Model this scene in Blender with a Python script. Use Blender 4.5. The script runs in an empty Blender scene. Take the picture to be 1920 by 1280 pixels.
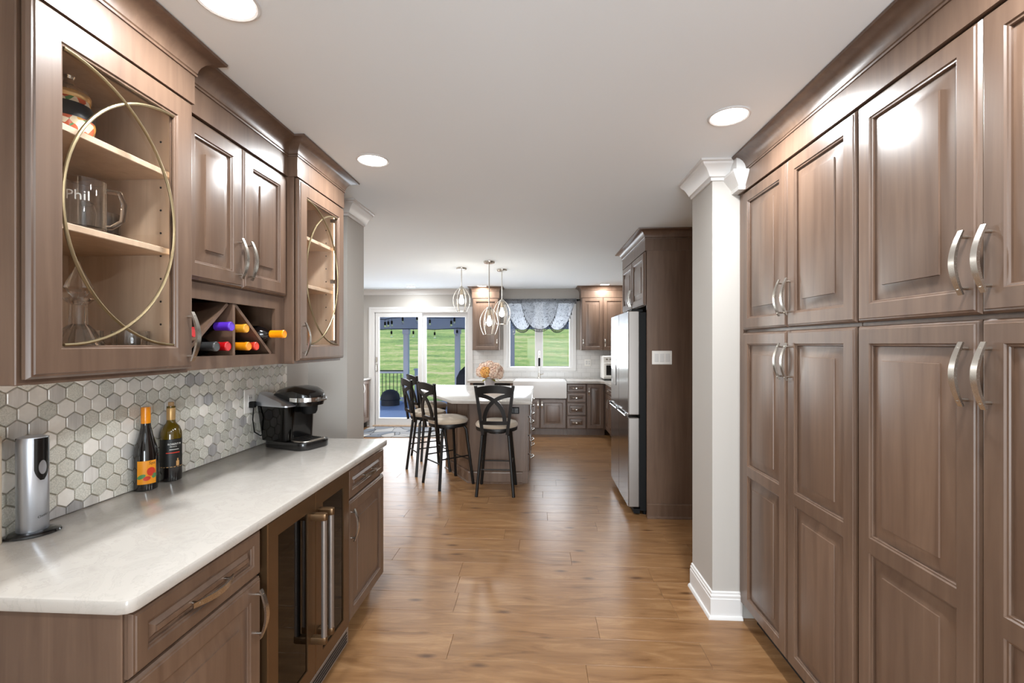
import bpy, bmesh, math, random
from mathutils import Vector, Matrix
PI = math.pi
S = bpy.context.scene
COL = S.collection
random.seed(7)

# ------------------------------------------------------------------ camera, world, sun, exposure
FPX, HOR, CAMH = 860.0, 645.0, 1.47          # focal length in px of the 1920 wide frame, horizon row, eye height
YAW = math.atan(50 / FPX)
cam_d = bpy.data.cameras.new('camera'); cam = bpy.data.objects.new('camera', cam_d); COL.objects.link(cam)
cam_d.sensor_width = 36; cam_d.lens = FPX / 1920 * 36; cam_d.shift_y = (HOR - 640) / 1920
cam_d.clip_start = .05; cam_d.clip_end = 400
cam.location = (0, 0, CAMH); cam.rotation_euler = (PI / 2, 0, YAW)
S.camera = cam
S.view_settings.view_transform = 'Standard'; S.view_settings.look = 'None'
S.view_settings.gamma = 1; S.view_settings.use_curve_mapping = False
S.view_settings.exposure = 0.10
S.cycles.max_bounces = 9; S.cycles.diffuse_bounces = 5; S.cycles.glossy_bounces = 4
S.cycles.transmission_bounces = 8; S.cycles.transparent_max_bounces = 14
S.cycles.sample_clamp_indirect = 4; S.cycles.caustics_reflective = False; S.cycles.caustics_refractive = False
S.cycles.use_denoising = True

W = bpy.data.worlds.new('world'); S.world = W; W.use_nodes = True
_n = W.node_tree.nodes; _l = W.node_tree.links; _n.clear()
_o = _n.new('ShaderNodeOutputWorld'); _b = _n.new('ShaderNodeBackground'); _k = _n.new('ShaderNodeTexSky')
_k.sky_type = 'NISHITA'; _k.sun_disc = False; _k.sun_elevation = math.radians(42); _k.sun_rotation = math.radians(200)
_k.air_density = 1.0; _k.dust_density = 1.5; _k.altitude = 100
_b.inputs['Strength'].default_value = 0.25
_l.new(_k.outputs[0], _b.inputs[0]); _l.new(_b.outputs[0], _o.inputs[0])

def add_light(name, kind, loc, rot, power, color, **kw):
    d = bpy.data.lights.new(name, kind); d.energy = power; d.color = color
    for k, v in kw.items(): setattr(d, k, v)
    o = bpy.data.objects.new(name, d); COL.objects.link(o); o.location = loc; o.rotation_euler = rot
    return o
add_light('sun', 'SUN', (0, 0, 20), (math.radians(48), 0, math.radians(-28)), 1.5, (1, .95, .86), angle=math.radians(.6))
# daylight through the glazing of the room behind the camera and through the kitchen glazing
add_light('rear_daylight', 'AREA', (.45, -3.02, .95), (PI / 2, 0, 0), 185, (.82, .92, 1), shape='RECTANGLE', size=2.3, size_y=1.5)
add_light('slider_daylight', 'AREA', (-2.09, 8.30, 1.1), (-PI / 2, 0, 0), 48, (.86, .93, 1), shape='RECTANGLE', size=1.55, size_y=1.8)
add_light('window_daylight', 'AREA', (0.01, 8.30, 1.55), (-PI / 2, 0, 0), 32, (.88, .94, 1), shape='RECTANGLE', size=1.0, size_y=1.0)

# ------------------------------------------------------------------ pixel helpers
_c, _s = math.cos(YAW), math.sin(YAW)
def ray(px, py):
    k = (px - 960) / FPX
    return Vector((_c * k - _s, _s * k + _c, (HOR - py) / FPX))
def on(px, py, axis, val):
    d = ray(px, py); i = 'XYZ'.index(axis); c0 = Vector((0, 0, CAMH))
    return c0 + d * ((val - c0[i]) / d[i])

# ------------------------------------------------------------------ materials
MATS = {}
def srgb(r, g, b):
    f = lambda v: (v / 255) / 12.92 if v / 255 <= .04045 else ((v / 255 + .055) / 1.055) ** 2.4
    return (f(r), f(g), f(b), 1)
def new_mat(name):
    m = bpy.data.materials.new(name); m.use_nodes = True
    MATS[name] = m
    nt = m.node_tree; b = nt.nodes['Principled BSDF']
    return m, nt, b
def plain(name, col, rough=.5, metal=0, **kw):
    m, nt, b = new_mat(name)
    b.inputs['Base Color'].default_value = col; b.inputs['Roughness'].default_value = rough; b.inputs['Metallic'].default_value = metal
    for k, v in kw.items(): b.inputs[k.replace('_', ' ')].default_value = v
    # fine procedural variation
    n = nt.nodes.new('ShaderNodeTexNoise'); n.inputs['Scale'].default_value = 35; n.inputs['Detail'].default_value = 3
    mr = nt.nodes.new('ShaderNodeMapRange'); mr.inputs['To Min'].default_value = max(0, rough - .04); mr.inputs['To Max'].default_value = min(1, rough + .04)
    nt.links.new(n.outputs['Fac'], mr.inputs['Value']); nt.links.new(mr.outputs[0], b.inputs['Roughness'])
    return m
def node(nt, typ, **kw):
    n = nt.nodes.new(typ)
    for k, v in kw.items():
        if k in n.inputs: n.inputs[k].default_value = v
        else: setattr(n, k, v)
    return n
def ramp(nt, fac, stops):
    r = nt.nodes.new('ShaderNodeValToRGB'); nt.links.new(fac, r.inputs[0])
    e = r.color_ramp.elements
    while len(e) < len(stops): e.new(.5)
    for el, (p, c) in zip(e, stops): el.position = p; el.color = c
    return r
def wood(name, c0, c1, scale=(26, 26, 1.6), rough=.38, coat=.25, rnd=.12, bump=.04):
    m, nt, b = new_mat(name); L = nt.links
    tc = node(nt, 'ShaderNodeTexCoord'); mp = node(nt, 'ShaderNodeMapping'); mp.inputs['Scale'].default_value = scale
    oi = node(nt, 'ShaderNodeObjectInfo'); L.new(tc.outputs['Object'], mp.inputs[0])
    ml = node(nt, 'ShaderNodeMath', operation='MULTIPLY'); ml.inputs[1].default_value = 40; L.new(oi.outputs['Random'], ml.inputs[0]); L.new(ml.outputs[0], mp.inputs['Location'])
    n1 = node(nt, 'ShaderNodeTexNoise', Scale=1.0, Detail=6, Roughness=.6, Distortion=.6); L.new(mp.outputs[0], n1.inputs['Vector'])
    n2 = node(nt, 'ShaderNodeTexNoise', Scale=2.3, Detail=2); L.new(tc.outputs['Object'], n2.inputs['Vector'])
    ad = node(nt, 'ShaderNodeMath', operation='MULTIPLY_ADD'); ad.inputs[1].default_value = .35; L.new(n2.outputs['Fac'], ad.inputs[0]); L.new(n1.outputs['Fac'], ad.inputs[2])
    r = ramp(nt, ad.outputs[0], [(.42, c0), (.92, c1)])
    hs = node(nt, 'ShaderNodeHueSaturation'); L.new(r.outputs[0], hs.inputs['Color'])
    mr = node(nt, 'ShaderNodeMapRange'); mr.inputs['To Min'].default_value = 1 - rnd; mr.inputs['To Max'].default_value = 1 + rnd
    L.new(oi.outputs['Random'], mr.inputs['Value']); L.new(mr.outputs[0], hs.inputs['Value'])
    L.new(hs.outputs[0], b.inputs['Base Color'])
    b.inputs['Roughness'].default_value = rough; b.inputs['Coat Weight'].default_value = coat; b.inputs['Coat Roughness'].default_value = .3
    bp = node(nt, 'ShaderNodeBump', Strength=bump, Distance=.002); L.new(n1.outputs['Fac'], bp.inputs['Height']); L.new(bp.outputs[0], b.inputs['Normal'])
    return m
def glass_thin(name, tint=(1, 1, 1, 1), rough=.0, strength=1.0):
    m, nt, b = new_mat(name); L = nt.links; nt.nodes.remove(b)
    out = nt.nodes['Material Output']
    tr = node(nt, 'ShaderNodeBsdfTransparent'); tr.inputs[0].default_value = tint
    gl = node(nt, 'ShaderNodeBsdfGlossy'); gl.inputs['Roughness'].default_value = rough
    fr = node(nt, 'ShaderNodeFresnel', IOR=1.45); mx = node(nt, 'ShaderNodeMixShader')
    mu = node(nt, 'ShaderNodeMath', operation='MULTIPLY'); mu.inputs[1].default_value = strength
    ge = node(nt, 'ShaderNodeNewGeometry'); sb = node(nt, 'ShaderNodeMath', operation='SUBTRACT'); sb.inputs[0].default_value = 1; L.new(ge.outputs['Backfacing'], sb.inputs[1])
    m2 = node(nt, 'ShaderNodeMath', operation='MULTIPLY'); L.new(sb.outputs[0], m2.inputs[0]); L.new(mu.outputs[0], m2.inputs[1])
    L.new(fr.outputs[0], mu.inputs[0]); L.new(m2.outputs[0], mx.inputs[0]); L.new(tr.outputs[0], mx.inputs[1]); L.new(gl.outputs[0], mx.inputs[2])
    L.new(mx.outputs[0], out.inputs[0])
    return m
def emit(name, col, s):
    m, nt, b = new_mat(name)
    b.inputs['Base Color'].default_value = col; b.inputs['Emission Color'].default_value = col; b.inputs['Emission Strength'].default_value = s
    return m

wood('cab', srgb(86, 65, 52), srgb(112, 89, 73), rough=.35, coat=.22)
wood('cab_in', srgb(172, 146, 122), srgb(196, 171, 147), rough=.5, coat=.1)
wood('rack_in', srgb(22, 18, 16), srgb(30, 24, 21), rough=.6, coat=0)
plain('dark', srgb(20, 16, 14), .7)
plain('black_plastic', srgb(14, 14, 15), .22, Coat_Weight=.4)
plain('black_matte', srgb(10, 10, 11), .6, Specular_IOR_Level=.25)
plain('stool_metal', srgb(34, 32, 31), .38, .55)
plain('nickel', srgb(205, 199, 190), .26, 1)
plain('chrome', srgb(225, 226, 228), .08, 1)
plain('gold_came', srgb(150, 134, 104), .34, .9)
plain('steel', srgb(150, 148, 146), .16, 1)
plain('steel_side', srgb(150, 143, 138), .34, .75)
plain('bronze_steel', srgb(104, 79, 54), .3, .7)
plain('trim_white', srgb(218, 216, 214), .35)
plain('plastic_white', srgb(236, 233, 228), .35)
plain('wall_paint', srgb(178, 173, 167), .7)
plain('ceil_paint', srgb(241, 249, 255), .8)
plain('sink_white', srgb(240, 240, 240), .12, Coat_Weight=.5)
plain('upholstery', srgb(188, 172, 152), .75, Sheen_Weight=.3)
plain('cork', srgb(186, 150, 108), .8)
plain('opener_silver', srgb(196, 200, 208), .3, .9)
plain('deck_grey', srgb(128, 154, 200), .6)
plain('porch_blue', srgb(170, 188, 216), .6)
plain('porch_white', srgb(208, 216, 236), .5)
plain('fabric_cover', srgb(40, 44, 54), .7)
plain('grout', srgb(188, 180, 166), .85)
plain('white_label', srgb(240, 238, 232), .5)
plain('orange_label', srgb(238, 152, 24), .4)
plain('red_print', srgb(206, 52, 30), .4)
plain('green_print', srgb(84, 140, 84), .4)
plain('tan_print', srgb(206, 158, 100), .4)
plain('black_print', srgb(20, 18, 16), .45)
plain('foil_gold', srgb(196, 158, 104), .35, .5)
for nm, c in (('foil_purple', (92, 48, 190)), ('foil_yellow', (214, 152, 40)), ('foil_orange', (246, 150, 12)), ('foil_black', (58, 58, 58)), ('foil_red', (190, 18, 24)), ('foil_amber', (224, 138, 18)), ('foil_scarlet', (214, 60, 40))):
    plain(nm, srgb(*c), .28, Coat_Weight=.4)
plain('bottle_dark', srgb(16, 12, 12), .06, Coat_Weight=.6)
plain('bottle_olive', srgb(86, 68, 10), .07, Coat_Weight=.6)
plain('candle_cream', srgb(216, 200, 178), .6)
glass_thin('pane', strength=.8); glass_thin('pane_ext', strength=.22); glass_thin('pane_dark', (.16, .13, .11, 1)); 
def clear_glass():
    m, nt, b = new_mat('clear'); L = nt.links; nt.nodes.remove(b); out = nt.nodes['Material Output']
    g = node(nt, 'ShaderNodeBsdfGlass', IOR=1.46, Roughness=.0); t_ = node(nt, 'ShaderNodeBsdfTransparent'); t_.inputs[0].default_value = (.97, .97, .96, 1)
    mx = node(nt, 'ShaderNodeMixShader'); mx.inputs[0].default_value = .2; L.new(g.outputs[0], mx.inputs[1]); L.new(t_.outputs[0], mx.inputs[2]); L.new(mx.outputs[0], out.inputs[0])
clear_glass()
glass_thin('smoke', (.10, .09, .09, 1), .02)
emit('lamp_disc', (1, .97, .93, 1), 14); emit('bulb', (1, .88, .72, 1), 80); emit('led', (1, .82, .60, 1), 6)
plain('vase_glass', srgb(220, 212, 214), .2, Transmission_Weight=.5)

def etched():
    m, nt, b = new_mat('etched'); L = nt.links; out = nt.nodes['Material Output']; b.inputs['Base Color'].default_value = (.8, .8, .78, 1); b.inputs['Roughness'].default_value = .8
    t_ = node(nt, 'ShaderNodeBsdfTransparent'); mx = node(nt, 'ShaderNodeMixShader'); mx.inputs[0].default_value = .4
    L.new(b.outputs[0], mx.inputs[1]); L.new(t_.outputs[0], mx.inputs[2]); L.new(mx.outputs[0], out.inputs[0])
etched()
def marble():
    m, nt, b = new_mat('quartz'); L = nt.links
    tc = node(nt, 'ShaderNodeTexCoord'); n = node(nt, 'ShaderNodeTexNoise', Scale=9, Detail=8, Roughness=.65, Distortion=1.4); L.new(tc.outputs['Object'], n.inputs['Vector'])
    r = ramp(nt, n.outputs['Fac'], [(.3, srgb(176, 170, 163)), (.49, srgb(184, 178, 171)), (.505, srgb(176, 170, 163)), (.53, srgb(185, 179, 172))])
    v = node(nt, 'ShaderNodeTexNoise', Scale=60, Detail=4, Roughness=.7); L.new(tc.outputs['Object'], v.inputs['Vector'])
    r2 = ramp(nt, v.outputs['Fac'], [(.26, srgb(196, 190, 182)), (.34, (1, 1, 1, 1))])
    mx = node(nt, 'ShaderNodeMix', data_type='RGBA', blend_type='MULTIPLY'); mx.inputs[0].default_value = .5
    L.new(r.outputs[0], mx.inputs[6]); L.new(r2.outputs[0], mx.inputs[7]); L.new(mx.outputs[2], b.inputs['Base Color'])
    b.inputs['Roughness'].default_value = .16; b.inputs['Specular IOR Level'].default_value = .5
marble()

def floor_mat():
    m, nt, b = new_mat('oak_plank'); L = nt.links
    tc = node(nt, 'ShaderNodeTexCoord'); oi = node(nt, 'ShaderNodeObjectInfo')
    mp = node(nt, 'ShaderNodeMapping'); mp.inputs['Scale'].default_value = (1.7, 10, 1)
    ml = node(nt, 'ShaderNodeMath', operation='MULTIPLY'); ml.inputs[1].default_value = 60; L.new(oi.outputs['Random'], ml.inputs[0]); L.new(ml.outputs[0], mp.inputs['Location'])
    L.new(tc.outputs['Object'], mp.inputs[0])
    n1 = node(nt, 'ShaderNodeTexNoise', Scale=1.6, Detail=8, Roughness=.62, Distortion=1.1); L.new(mp.outputs[0], n1.inputs['Vector'])
    mp2 = node(nt, 'ShaderNodeMapping'); mp2.inputs['Scale'].default_value = (5, 80, 1); L.new(tc.outputs['Object'], mp2.inputs[0]); L.new(ml.outputs[0], mp2.inputs['Location'])
    n2 = node(nt, 'ShaderNodeTexNoise', Scale=1, Detail=4, Roughness=.7); L.new(mp2.outputs[0], n2.inputs['Vector'])
    ad = node(nt, 'ShaderNodeMath', operation='MULTIPLY_ADD'); ad.inputs[1].default_value = .26; L.new(n2.outputs['Fac'], ad.inputs[0]); L.new(n1.outputs['Fac'], ad.inputs[2])
    r = ramp(nt, ad.outputs[0], [(.36, srgb(98, 65, 38)), (.52, srgb(126, 90, 57)), (.68, srgb(140, 103, 68)), (.9, srgb(162, 126, 88))])
    # knots
    mp3 = node(nt, 'ShaderNodeMapping'); mp3.inputs['Scale'].default_value = (1.3, 3.6, 1); L.new(tc.outputs['Object'], mp3.inputs[0]); L.new(ml.outputs[0], mp3.inputs['Location'])
    vo = node(nt, 'ShaderNodeTexVoronoi', voronoi_dimensions='2D', Scale=1.0); L.new(mp3.outputs[0], vo.inputs['Vector'])
    kr = ramp(nt, vo.outputs['Distance'], [(.015, srgb(120, 96, 76)), (.075, (1, 1, 1, 1))])
    mx = node(nt, 'ShaderNodeMix', data_type='RGBA', blend_type='MULTIPLY'); mx.inputs[0].default_value = .75
    L.new(r.outputs[0], mx.inputs[6]); L.new(kr.outputs[0], mx.inputs[7])
    hs = node(nt, 'ShaderNodeHueSaturation'); L.new(mx.outputs[2], hs.inputs['Color'])
    mr = node(nt, 'ShaderNodeMapRange'); mr.inputs['To Min'].default_value = .94; mr.inputs['To Max'].default_value = 1.06; L.new(oi.outputs['Random'], mr.inputs['Value']); L.new(mr.outputs[0], hs.inputs['Value'])
    L.new(hs.outputs[0], b.inputs['Base Color'])
    rr = node(nt, 'ShaderNodeMapRange'); rr.inputs['To Min'].default_value = .24; rr.inputs['To Max'].default_value = .40; L.new(n2.outputs['Fac'], rr.inputs['Value']); L.new(rr.outputs[0], b.inputs['Roughness'])
    bp = node(nt, 'ShaderNodeBump', Strength=.12, Distance=.003); L.new(n2.outputs['Fac'], bp.inputs['Height']); L.new(bp.outputs[0], b.inputs['Normal'])
floor_mat()

def tile_mats():
    for i, (c0, c1, met, rg, sc, bs) in enumerate([
        (srgb(206, 204, 192), srgb(250, 247, 238), .08, .22, 260, .6),    # glitter glass
        (srgb(196, 195, 184), srgb(242, 239, 228), .08, .25, 300, .6),
        (srgb(236, 231, 223), srgb(248, 243, 235), .0, .32, 20, .05),     # pale stone
        (srgb(222, 218, 212), srgb(248, 245, 240), .25, .30, 40, .05),    # brushed metal
        (srgb(178, 176, 176), srgb(210, 208, 208), .3, .30, 40, .05)]):
        m, nt, b = new_mat('tile%d' % i); L = nt.links
        tc = node(nt, 'ShaderNodeTexCoord'); oi = node(nt, 'ShaderNodeObjectInfo'); mp = node(nt, 'ShaderNodeMapping')
        mp.inputs['Scale'].default_value = (1, 1, 1) if i < 3 else (1, 1, .08)
        ml = node(nt, 'ShaderNodeMath', operation='MULTIPLY'); ml.inputs[1].default_value = 30; L.new(oi.outputs['Random'], ml.inputs[0]); L.new(ml.outputs[0], mp.inputs['Location'])
        L.new(tc.outputs['Object'], mp.inputs[0])
        n = node(nt, 'ShaderNodeTexNoise', Scale=sc, Detail=3, Roughness=.7); L.new(mp.outputs[0], n.inputs['Vector'])
        r = ramp(nt, n.outputs['Fac'], [(.35, c0), (.68, c1)])
        hs = node(nt, 'ShaderNodeHueSaturation'); mr = node(nt, 'ShaderNodeMapRange'); mr.inputs['To Min'].default_value = .85; mr.inputs['To Max'].default_value = 1.12
        L.new(oi.outputs['Random'], mr.inputs['Value']); L.new(mr.outputs[0], hs.inputs['Value']); L.new(r.outputs[0], hs.inputs['Color']); L.new(hs.outputs[0], b.inputs['Base Color'])
        b.inputs['Metallic'].default_value = met; b.inputs['Roughness'].default_value = rg
        bp = node(nt, 'ShaderNodeBump', Strength=bs, Distance=.002); L.new(n.outputs['Fac'], bp.inputs['Height']); L.new(bp.outputs[0], b.inputs['Normal'])
tile_mats()

def grass_mat():
    m, nt, b = new_mat('hill_grass'); L = nt.links
    tc = node(nt, 'ShaderNodeTexCoord'); mp = node(nt, 'ShaderNodeMapping'); mp.inputs['Scale'].default_value = (.25, 1.4, 1.4); L.new(tc.outputs['Object'], mp.inputs[0])
    n = node(nt, 'ShaderNodeTexNoise', Scale=.8, Detail=7, Roughness=.65); L.new(mp.outputs[0], n.inputs['Vector'])
    n2 = node(nt, 'ShaderNodeTexNoise', Scale=3.2, Detail=6, Roughness=.75); L.new(tc.outputs['Object'], n2.inputs['Vector'])
    ad = node(nt, 'ShaderNodeMath', operation='MULTIPLY_ADD'); ad.inputs[1].default_value = .7; L.new(n2.outputs['Fac'], ad.inputs[0]); L.new(n.outputs['Fac'], ad.inputs[2])
    r = ramp(nt, ad.outputs[0], [(.62, srgb(96, 124, 72)), (.78, srgb(134, 164, 88)), (.9, srgb(166, 184, 104)), (1, srgb(196, 190, 140))])
    L.new(r.outputs[0], b.inputs['Base Color']); b.inputs['Roughness'].default_value = .9
grass_mat()

def rug_mat():
    m, nt, b = new_mat('rug'); L = nt.links
    tc = node(nt, 'ShaderNodeTexCoord'); mp = node(nt, 'ShaderNodeMapping'); mp.inputs['Scale'].default_value = (1.0, .75, 1); mp.inputs['Rotation'].default_value = (0, 0, .5); L.new(tc.outputs['Object'], mp.inputs[0])
    n = node(nt, 'ShaderNodeTexNoise', Scale=1.8, Detail=1); L.new(mp.outputs[0], n.inputs['Vector'])
    av = node(nt, 'ShaderNodeVectorMath', operation='MULTIPLY_ADD'); av.inputs[1].default_value = (.55, .55, 0); L.new(n.outputs['Color'], av.inputs[0]); L.new(mp.outputs[0], av.inputs[2])
    v = node(nt, 'ShaderNodeTexVoronoi', feature='DISTANCE_TO_EDGE', Scale=4.2); L.new(av.outputs[0], v.inputs['Vector'])
    v2 = node(nt, 'ShaderNodeTexVoronoi', Scale=4.2); L.new(av.outputs[0], v2.inputs['Vector'])
    c = ramp(nt, v2.outputs['Color'], [(.15, srgb(92, 96, 104)), (.5, srgb(142, 139, 136)), (.8, srgb(162, 157, 150))])
    e = ramp(nt, v.outputs['Distance'], [(.012, srgb(70, 66, 64)), (.03, (1, 1, 1, 1))])
    mx = node(nt, 'ShaderNodeMix', data_type='RGBA', blend_type='MULTIPLY'); mx.inputs[0].default_value = 1; L.new(c.outputs[0], mx.inputs[6]); L.new(e.outputs[0], mx.inputs[7])
    L.new(mx.outputs[2], b.inputs['Base Color']); b.inputs['Roughness'].default_value = .95
rug_mat()

def brick_mat():
    m, nt, b = new_mat('subway'); L = nt.links
    tc = node(nt, 'ShaderNodeTexCoord'); mp = node(nt, 'ShaderNodeMapping'); mp.inputs['Rotation'].default_value = (PI / 2, 0, 0); L.new(tc.outputs['Object'], mp.inputs[0])
    t = node(nt, 'ShaderNodeTexBrick', Scale=1); t.inputs['Brick Width'].default_value = .15; t.inputs['Row Height'].default_value = .075; t.inputs['Mortar Size'].default_value = .002
    t.inputs['Color1'].default_value = srgb(208, 206, 204); t.inputs['Color2'].default_value = srgb(220, 218, 216); t.inputs['Mortar'].default_value = srgb(186, 184, 182)
    L.new(mp.outputs[0], t.inputs[0]); L.new(t.outputs[0], b.inputs['Base Color']); b.inputs['Roughness'].default_value = .25
brick_mat()

def sheer_mat():
    m, nt, b = new_mat('sheer'); L = nt.links; nt.nodes.remove(b); out = nt.nodes['Material Output']
    tc = node(nt, 'ShaderNodeTexCoord'); n = node(nt, 'ShaderNodeTexNoise', Scale=7, Detail=2, Distortion=3.0); L.new(tc.outputs['Object'], n.inputs['Vector'])
    r = ramp(nt, n.outputs['Fac'], [(.40, srgb(160, 163, 168)), (.475, srgb(160, 163, 168)), (.50, srgb(62, 65, 74)), (.525, srgb(160, 163, 168))])
    d = node(nt, 'ShaderNodeBsdfDiffuse'); t = node(nt, 'ShaderNodeBsdfTranslucent'); tr = node(nt, 'ShaderNodeBsdfTransparent')
    m1 = node(nt, 'ShaderNodeMixShader'); m1.inputs[0].default_value = .5; m2 = node(nt, 'ShaderNodeMixShader'); m2.inputs[0].default_value = .22
    L.new(r.outputs[0], d.inputs[0]); L.new(r.outputs[0], t.inputs[0]); L.new(d.outputs[0], m1.inputs[1]); L.new(t.outputs[0], m1.inputs[2])
    L.new(m1.outputs[0], m2.inputs[1]); L.new(tr.outputs[0], m2.inputs[2]); L.new(m2.outputs[0], out.inputs[0])
sheer_mat()

def petal_mat(name, c0, c1):
    m, nt, b = new_mat(name); L = nt.links
    tc = node(nt, 'ShaderNodeTexCoord'); n = node(nt, 'ShaderNodeTexNoise', Scale=40, Detail=2); L.new(tc.outputs['Object'], n.inputs['Vector'])
    r = ramp(nt, n.outputs['Fac'], [(.35, c0), (.65, c1)]); L.new(r.outputs[0], b.inputs['Base Color']); b.inputs['Roughness'].default_value = .7
petal_mat('petal_blush', srgb(196, 156, 136), srgb(240, 222, 206)); petal_mat('petal_gold', srgb(200, 130, 60), srgb(238, 190, 110)); petal_mat('leaf_green', srgb(120, 120, 40), srgb(170, 170, 70))

def stein_mat():
    m, nt, b = new_mat('stein_paint'); L = nt.links
    tc = node(nt, 'ShaderNodeTexCoord'); v = node(nt, 'ShaderNodeTexVoronoi', Scale=55); L.new(tc.outputs['Object'], v.inputs['Vector'])
    hs = node(nt, 'ShaderNodeSeparateColor'); L.new(v.outputs['Color'], hs.inputs[0])
    r = ramp(nt, hs.outputs[0], [(.0, srgb(206, 190, 160)), (.25, srgb(206, 150, 70)), (.45, srgb(90, 130, 80)), (.6, srgb(220, 206, 180)), (.8, srgb(186, 90, 60)), (1, srgb(230, 210, 90))])
    r.color_ramp.interpolation = 'CONSTANT'
    L.new(r.outputs[0], b.inputs['Base Color']); b.inputs['Roughness'].default_value = .2
stein_mat()

# ------------------------------------------------------------------ mesh builder
class MB:
    def __init__(self): self.v = []; self.f = []
    def add(self, vs, fs):
        b = len(self.v); self.v += [tuple(p) for p in vs]; self.f += [tuple(i + b for i in f) for f in fs]; return self
    def box(self, x0, x1, y0, y1, z0, z1, r=0):
        if r <= 0:
            return self.add([(x0, y0, z0), (x1, y0, z0), (x1, y1, z0), (x0, y1, z0), (x0, y0, z1), (x1, y0, z1), (x1, y1, z1), (x0, y1, z1)],
                            [(0, 3, 2, 1), (4, 5, 6, 7), (0, 1, 5, 4), (1, 2, 6, 5), (2, 3, 7, 6), (3, 0, 4, 7)])
        r = min(r, (x1 - x0) / 2.01, (y1 - y0) / 2.01, (z1 - z0) / 2.01)
        X = (x0, x1); Y = (y0, y1); Z = (z0, z1); vs = []; idx = {}
        for i in (0, 1):
            for j in (0, 1):
                for k in (0, 1):
                    sx, sy, sz = (r, -r)[i], (r, -r)[j], (r, -r)[k]
                    for a in range(3):
                        p = [X[i] + sx, Y[j] + sy, Z[k] + sz]; p[a] = (X[i], Y[j], Z[k])[a]
                        idx[i, j, k, a] = len(vs); vs.append(p)
        fs = []
        for k in (0, 1):
            fs.append([idx[0, 0, k, 2], idx[1, 0, k, 2], idx[1, 1, k, 2], idx[0, 1, k, 2]])
            fs.append([idx[0, k, 0, 1], idx[1, k, 0, 1], idx[1, k, 1, 1], idx[0, k, 1, 1]])
            fs.append([idx[k, 0, 0, 0], idx[k, 1, 0, 0], idx[k, 1, 1, 0], idx[k, 0, 1, 0]])
        for j in (0, 1):
            for k in (0, 1):
                fs.append([idx[0, j, k, 1], idx[1, j, k, 1], idx[1, j, k, 2], idx[0, j, k, 2]])
                fs.append([idx[j, 0, k, 0], idx[j, 1, k, 0], idx[j, 1, k, 2], idx[j, 0, k, 2]])
                fs.append([idx[j, k, 0, 0], idx[j, k, 1, 0], idx[j, k, 1, 1], idx[j, k, 0, 1]])
        for i in (0, 1):
            for j in (0, 1):
                for k in (0, 1): fs.append([idx[i, j, k, 0], idx[i, j, k, 1], idx[i, j, k, 2]])
        return self.add(vs, fs)
    def rings(self, loops, cap0=False, cap1=False, closed=True):
        n = len(loops[0]); vs = [p for l in loops for p in l]; fs = []
        for a in range(len(loops) - 1):
            for i in range(n if closed else n - 1):
                j = (i + 1) % n; fs.append((a * n + i, a * n + j, (a + 1) * n + j, (a + 1) * n + i))
        if cap0: fs.append(tuple(range(n - 1, -1, -1)))
        if cap1: fs.append(tuple((len(loops) - 1) * n + i for i in range(n)))
        return self.add(vs, fs)
    def lathe(self, prof, n=24, c=(0, 0, 0), cap0=True, cap1=True, sx=1, sy=1):
        return self.rings([[(c[0] + r * sx * math.cos(2 * PI * i / n), c[1] + r * sy * math.sin(2 * PI * i / n), c[2] + z) for i in range(n)] for r, z in prof], cap0, cap1)
    def tube(self, pts, r, n=8, caps=True, up=None):
        pts = [Vector(p) for p in pts]; loops = []
        for i, p in enumerate(pts):
            t = (pts[min(i + 1, len(pts) - 1)] - pts[max(i - 1, 0)]).normalized()
            u = Vector(up) if up else (Vector((0, 0, 1)) if abs(t.z) < .9 else Vector((0, 1, 0)))
            a = t.cross(u).normalized(); b = a.cross(t)
            rr = r[i] if isinstance(r, (list, tuple)) else r
            ra, rb = rr if isinstance(rr, tuple) else (rr, rr)
            loops.append([p + a * ra * math.cos(2 * PI * k / n) + b * rb * math.sin(2 * PI * k / n) for k in range(n)])
        return self.rings(loops, caps, caps)
    def bar(self, pts, w, d, up=(0, 0, 1)):
        """rectangular section swept along pts; w along (t x up), d along up-ish"""
        pts = [Vector(p) for p in pts]; loops = []
        for i, p in enumerate(pts):
            t = (pts[min(i + 1, len(pts) - 1)] - pts[max(i - 1, 0)]).normalized()
            a = t.cross(Vector(up)).normalized(); b = a.cross(t)
            ww = (w[i] if isinstance(w, (list, tuple)) else w) / 2; dd = (d[i] if isinstance(d, (list, tuple)) else d) / 2
            loops.append([p + a * ww + b * dd, p - a * ww + b * dd, p - a * ww - b * dd, p + a * ww - b * dd])
        return self.rings(loops, True, True)
    def prism(self, poly, z0, z1, r=0):
        n = len(poly)
        if r:
            cx = sum(p[0] for p in poly) / n; cy = sum(p[1] for p in poly) / n
            def ins(d):
                out = []
                for i in range(n):
                    a, b, c_ = Vector(poly[i - 1]), Vector(poly[i]), Vector(poly[(i + 1) % n])
                    d1 = (b - a).normalized(); d2 = (c_ - b).normalized(); n1 = Vector((-d1.y, d1.x)); n2 = Vector((-d2.y, d2.x))
                    if (Vector((cx, cy)) - b).dot(n1) < 0: n1 = -n1
                    if (Vector((cx, cy)) - b).dot(n2) < 0: n2 = -n2
                    m = n1 + n2; m = m / max(.2, m.length_squared) * 2
                    out.append(b + m * d)
                return out
            i1 = ins(r); i2 = ins(r * .3)
            L = lambda q, z: [(p[0], p[1], z) for p in q]
            return self.rings([L(i1, z0), L(i2, z0 + r * .3), L(poly, z0 + r), L(poly, z1 - r), L(i2, z1 - r * .3), L(i1, z1)], True, True)
        return self.rings([[(p[0], p[1], z0) for p in poly], [(p[0], p[1], z1) for p in poly]], True, True)
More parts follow.
